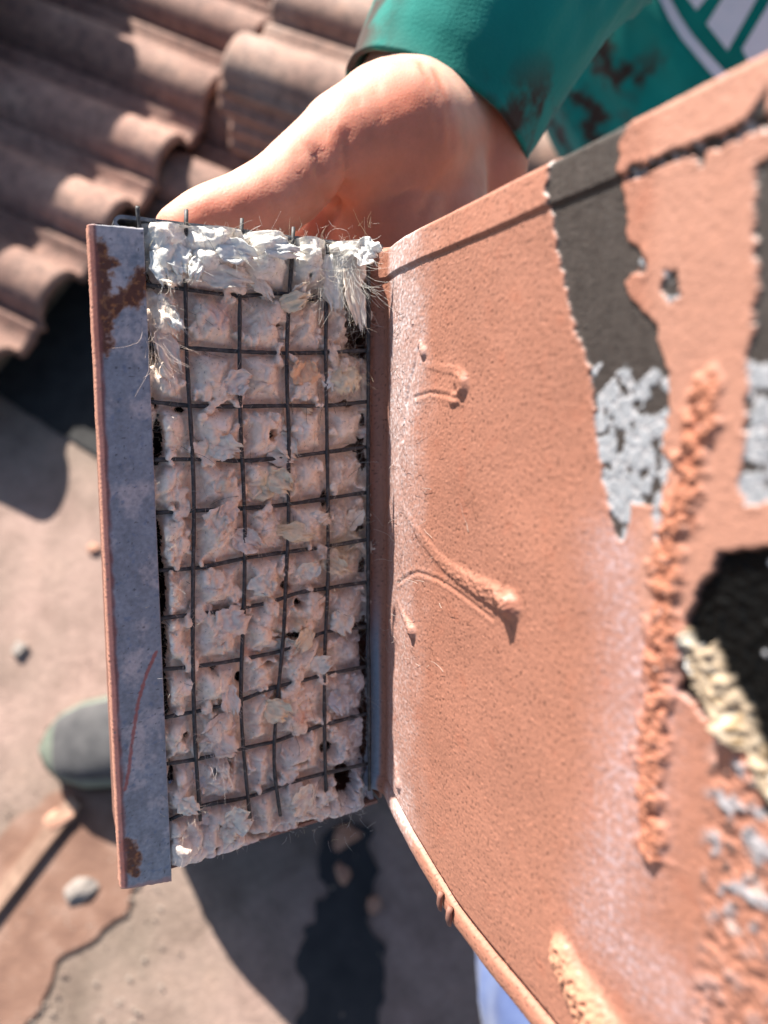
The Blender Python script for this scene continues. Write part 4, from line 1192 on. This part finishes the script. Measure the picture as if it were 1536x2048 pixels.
# shirt
def cloth_mat(name, c0, c1, scale=25, stain=None):
    m, n, l, p = mat_new(name)
    t = noise_node(n, l, scale, 4); r = ramp(n, [(.3, c0), (.7, c1)]); l.new(t.outputs['Fac'], r.inputs[0])
    out = r.outputs[0]
    if stain:
        t2 = noise_node(n, l, 34, 4, .6); r2 = ramp(n, [(.50, (0, 0, 0)), (.60, (1, 1, 1))]); l.new(t2.outputs['Fac'], r2.inputs[0])
        t3 = noise_node(n, l, 7, 2, .5); r3 = ramp(n, [(.47, (0, 0, 0)), (.56, (1, 1, 1))]); l.new(t3.outputs['Fac'], r3.inputs[0])
        mu = n.new('ShaderNodeMath'); mu.operation = 'MULTIPLY'; l.new(r2.outputs[0], mu.inputs[0]); l.new(r3.outputs[0], mu.inputs[1])
        mx = n.new('ShaderNodeMix'); mx.data_type = 'RGBA'; l.new(mu.outputs[0], mx.inputs[0]); l.new(out, mx.inputs[6]); mx.inputs[7].default_value = (*stain, 1)
        out = mx.outputs[2]
    l.new(out, p.inputs['Base Color']); p.inputs['Roughness'].default_value = .85; p.inputs['Specular IOR Level'].default_value = .2
    p.inputs['Sheen Weight'].default_value = .15
    b = n.new('ShaderNodeBump'); b.inputs['Strength'].default_value = .25; b.inputs['Distance'].default_value = .0008
    t4 = noise_node(n, l, 900, 3); l.new(t4.outputs['Fac'], b.inputs['Height']); l.new(b.outputs[0], p.inputs['Normal'])
    return m
M_shirt = cloth_mat('green_jersey', (.0, .135, .11), (.0, .20, .165), 25, (.035, .018, .012))
M_print = cloth_mat('shirt_print', (.62, .60, .66), (.72, .70, .75))
M_jeans = cloth_mat('denim', (.05, .08, .17), (.10, .15, .28), 30)

def loft(center_pts, radii, n, fold, seed, ell=1.0, open_end=False, refine=60):
    C = smooth_path(center_pts, refine); s_ = np.linspace(0, 1, refine)
    R = np.interp(s_, np.linspace(0, 1, len(radii)), radii)
    T = np.gradient(C, axis=0); T /= np.linalg.norm(T, axis=1)[:, None]
    ref = AX * .3 + AU * .2 + AB
    V = []
    for i in range(refine):
        a = np.cross(T[i], ref); a /= np.linalg.norm(a); b = np.cross(T[i], a)
        th = np.arange(n) * 2 * np.pi / n
        f = fold * (ridged(np.cos(th) * 1.6 + seed, np.sin(th) * 1.6 + s_[i] * 3.2, seed, 3) - .3)
        f = f + fold * .6 * fbm(np.cos(th) * 3 + s_[i] * 2, np.sin(th) * 3 + s_[i] * 6, seed + 5, 3)
        r = R[i] + f
        V.append(C[i] + (r * np.cos(th))[:, None] * a * ell + (r * np.sin(th))[:, None] * b)
    return np.array(V)

def build_shirt():
    nc = 120; th = np.arange(nc) * 2 * np.pi / nc
    ds = np.concatenate([[-.004, -.0055, -.0055, -.004, .0], np.linspace(.004, .44, 110)])
    rows = []
    for i, d in enumerate(ds):
        g = max(d, 0)
        R = .0356 + .10 * g - .06 * g * g
        if i == 0: R -= .0022
        if i == 1: R -= .0016
        if i == 4: R -= .0004
        R = R - .0011 * np.exp(-((g - .014) / .0016) ** 2)
        k = ss(.006, .09, g)
        f = k * (.0105 * (ridged(np.cos(th) * 1.3 + g * 9, np.sin(th) * 1.3 + g * 16, 11, 3) - .3) + .004 * fbm(np.cos(th) * 2 + g * 20, np.sin(th) * 2 - g * 12, 17, 3))
        f = f + .0010 * fbm(np.cos(th) * 2.2, np.sin(th) * 2.2 + 3, 19, 2)
        r = R + f
        c = arm_c(d)
        rows.append(cw(c + (r * np.cos(th))[:, None] * r_a + (r * np.sin(th))[:, None] * r_b))
    inner = [cw(RC + s_ax * d + ((.0325 + .1 * d) * np.cos(th))[:, None] * r_a + ((.0325 + .1 * d) * np.sin(th))[:, None] * r_b) for d in (.06, .03, .008)]
    A = np.array(inner + rows); nr, nc = A.shape[:2]
    v1 = A.reshape(-1, 3); f1 = grid_faces(nr, nc, closed=True)
    # trunk of the shirt
    B = loft([pw(1880, 1000, 1.0), pw(1660, 480, .86), pw(1470, 40, .74), pw(1420, -260, .73), pw(1350, -620, .73)], [.165, .175, .190, .180, .085], 140, .013, 23, 1.15, refine=110)
    nr2, nc2 = B.shape[:2]; v2 = B.reshape(-1, 3); f2 = grid_faces(nr2, nc2, closed=True) + len(v1)
    S2 = loft([pw(1600, -430, .72), pw(2000, -420, .78), pw(2240, 200, .64)], [.09, .075, .06], 64, .005, 31, refine=50)
    v3 = S2.reshape(-1, 3); f3 = grid_faces(S2.shape[0], 64, closed=True) + len(v1) + len(v2)
    o = mesh_np('shirt', np.concatenate([v1, v2, v3]), np.concatenate([f1, f2, f3]), M_shirt, None, True)
    person_part(o)
    o['label'] = 'green cotton shirt with dark stains on the sleeve'
    return o
shirt = build_shirt()

def bvh_of(o):
    from mathutils.bvhtree import BVHTree
    me = o.data
    V = [Vector(v.co) for v in me.vertices]
    return BVHTree.FromPolygons(V, [tuple(p.vertices) for p in me.polygons])

def build_print():
    """white club print on the chest: ring and bars, laid on the cloth"""
    tree = bvh_of(shirt)
    def patch(pix, n=10):
        # quad of pixel corners -> small grid laid on the cloth
        p = np.array(pix, float); V = []
        for i in range(n + 1):
            for j in range(n + 1):
                s_, t_ = i / n, j / n
                q = (p[0] * (1 - s_) + p[1] * s_) * (1 - t_) + (p[3] * (1 - s_) + p[2] * s_) * t_
                r = Vector((q[0] - 768) * KPX * AX - (q[1] - 1024) * KPX * AU - AB).normalized()
                hit = tree.ray_cast(Vector(CAM), r)
                loc = hit[0] if hit[0] is not None else Vector(CAM) + r * .6
                V.append(np.array(loc - r * .0015))
        return np.array(V), grid_faces(n + 1, n + 1)
    Vs, Fs, off = [], [], 0
    outer = [(1270, -140), (1292, -60), (1320, 0), (1337, 35), (1362, 75), (1395, 115), (1420, 145), (1460, 185), (1520, 225)]
    inner = [(1294, -146), (1315, -66), (1342, 0), (1360, 33), (1385, 70), (1415, 106), (1442, 135), (1478, 170), (1535, 206)]
    quads = [[outer[i], outer[i + 1], inner[i + 1], inner[i]] for i in range(len(outer) - 1)]
    quads += [[(1340, -50), (1393, 20), (1428, -22), (1390, -80)], [(1413, 48), (1455, 101), (1512, 0), (1452, -14)], [(1452, -14), (1512, 0), (1560, -90), (1500, -110)],
              [(1484, 98), (1500, 130), (1580, 90), (1560, -30)], [(1500, 130), (1545, 175), (1640, 120), (1580, 90)]]
    for q in quads:
        v, f = patch(q, 6); Vs.append(v); Fs.append(f + off); off += len(v)
    o = mesh_np('shirt_print', np.concatenate(Vs), np.concatenate(Fs), M_print, None, True)
    person_part(o, shirt); o.matrix_parent_inverse = Matrix.Identity(4)
    o['label'] = 'white ring and bar print on the chest of the shirt'
build_print()

def build_legs():
    ANK = gw(370, 1500, .09); KNEE = pw(850, 980, .58); HIPJ = pw(1750, 760, .95)
    L = loft([ANK + np.array([0, 0, -.03]), ANK, gw(520, 1330, .26), KNEE, KNEE * .55 + HIPJ * .45, HIPJ], [.062, .064, .075, .082, .092, .12], 72, .006, 41, refine=80)
    v = L.reshape(-1, 3); f = grid_faces(80, 72, closed=True)
    A2 = gw(610, 1440, .09); K2 = pw(760, 1060, .66)
    L2 = loft([A2 + np.array([0, 0, -.03]), A2, A2 * .6 + K2 * .4, K2, K2 * .5 + HIPJ * .5, HIPJ], [.062, .064, .075, .082, .092, .12], 72, .006, 43, refine=80)
    v2 = L2.reshape(-1, 3)
    o = mesh_np('jeans', np.concatenate([v, v2]), np.concatenate([f, f + len(v)]), M_jeans, None, True); person_part(o)
M_sole = mat_noise('shoe_rubber', [(.3, (.11, .13, .10)), (.7, (.19, .205, .16))], 30, .7, .2)
M_upper = mat_noise('shoe_mesh', [(.3, (.055, .053, .055)), (.7, (.095, .09, .09))], 60, .9, .4, 600, .002)
M_blackrub = mat_noise('black_rubber', [(.3, (.012, .012, .012)), (.7, (.03, .03, .03))], 60, .7, .2)
build_legs()
def build_shoe(toe, heel, name='shoe'):
    toe = np.array(toe); heel = np.array(heel); d = heel - toe; d[2] = 0; L = .285; d /= np.linalg.norm(d); sd_ = np.array([-d[1], d[0], 0])
    s_ = np.linspace(0, 1, 40); n = 28; th = np.linspace(0, np.pi, n)
    half = np.interp(s_, [0, .02, .08, .18, .34, .55, .75, .92, .98, 1], [.004, .020, .038, .050, .054, .046, .038, .037, .028, .005])
    def shell(zs0, zs1, k, mat, nm, dome):
        V = []
        for i, q in enumerate(s_):
            c = toe + d * (q * L)
            z1 = np.interp(q, [0, .1, .3, .5, .7, 1], zs1); z0 = np.interp(q, [0, .12, .5, 1], zs0)
            for t in th:
                w = half[i] * k * math.cos(t) * (1 if not dome else 1); z = z0 + (z1 - z0) * (math.sin(t) ** (.45 if dome else .12))
                if t in (th[0], th[-1]): z = z0
                V.append(c + sd_ * w + np.array([0, 0, z]))
        V = np.array(V); f = grid_faces(40, n)
        o = mesh_np(nm, V, f, mat, None, True); person_part(o, shoe_root); o.matrix_parent_inverse = Matrix.Identity(4)
        return o
    V = []
    half_s = half * 1.03
    for z, k in ((.0, .96), (.0, .98), (.012, 1.02), (.016, 1.02)):
        ring = [toe + d * (q * L) + sd_ * h * k + np.array([0, 0, z + .012 * max(0, .12 - q) / .12]) for q, h in zip(s_, half_s)]
        ring += [toe + d * (q * L) - sd_ * h * k + np.array([0, 0, z + .012 * max(0, .12 - q) / .12]) for q, h in zip(s_[::-1], half_s[::-1])]
        V.append(ring)
    V = np.array(V)
    shoe_root = mesh_np(name, V.reshape(-1, 3), grid_faces(4, 80, closed=True), M_blackrub, None, True)
    person_part(shoe_root); shoe_root['label'] = 'dark grey shoe with a pale green rubber rim'
    shell([.012, .012, .012, .012], [.030, .046, .048, .042, .040, .046], 1.0, M_sole, 'shoe_rim', True)
    shell([.022, .022, .016, .016], [.020, .050, .066, .085, .095, .10], .86, M_upper, 'shoe_upper', True)
build_shoe(gw(98, 1502, .01), gw(560, 1440, .01))

# ------------------------------------------------------------------ second person's knee at the lower edge
M_faded = cloth_mat('faded_denim', lin(52, 66, 108), lin(98, 112, 148), 18)
p2 = empty('person', loc=tuple(gw(1150, 2300)), label='second person, only a knee in faded blue jeans showing at the lower edge', cat='person')
def build_knee():
    KN = pw(1145, 2020, .50)
    Lg = loft([pw(1500, 3300, .48), pw(1250, 2500, .47), KN, KN + np.array([.005, .03, -.06]), gw(1250, 2330, .25), gw(1250, 2400, .02)], [.085, .072, .060, .060, .058, .060], 80, .005, 61, refine=90)
    o = mesh_np('jeans', Lg.reshape(-1, 3), grid_faces(90, 80, closed=True), M_faded, None, True)
    o.parent = p2; o.matrix_parent_inverse = Matrix.Translation(-p2.location)
build_knee()

# black sheet added as painted shade below the first course
o = flat_patch('tile_shade_patch', [(-160, 560), (90, 520), (330, 320), (420, 420), (420, 760), (300, 975), (190, 908), (90, 846), (0, 790), (-160, 700)], mat_noise('shade_paint', [(.3, (.012, .011, .011)), (.7, (.03, .028, .027))], 40, .9, .4), .005, .004, 15)
tag(o, 'black patch of painted shade below the end of the tile course', 'painted shade')
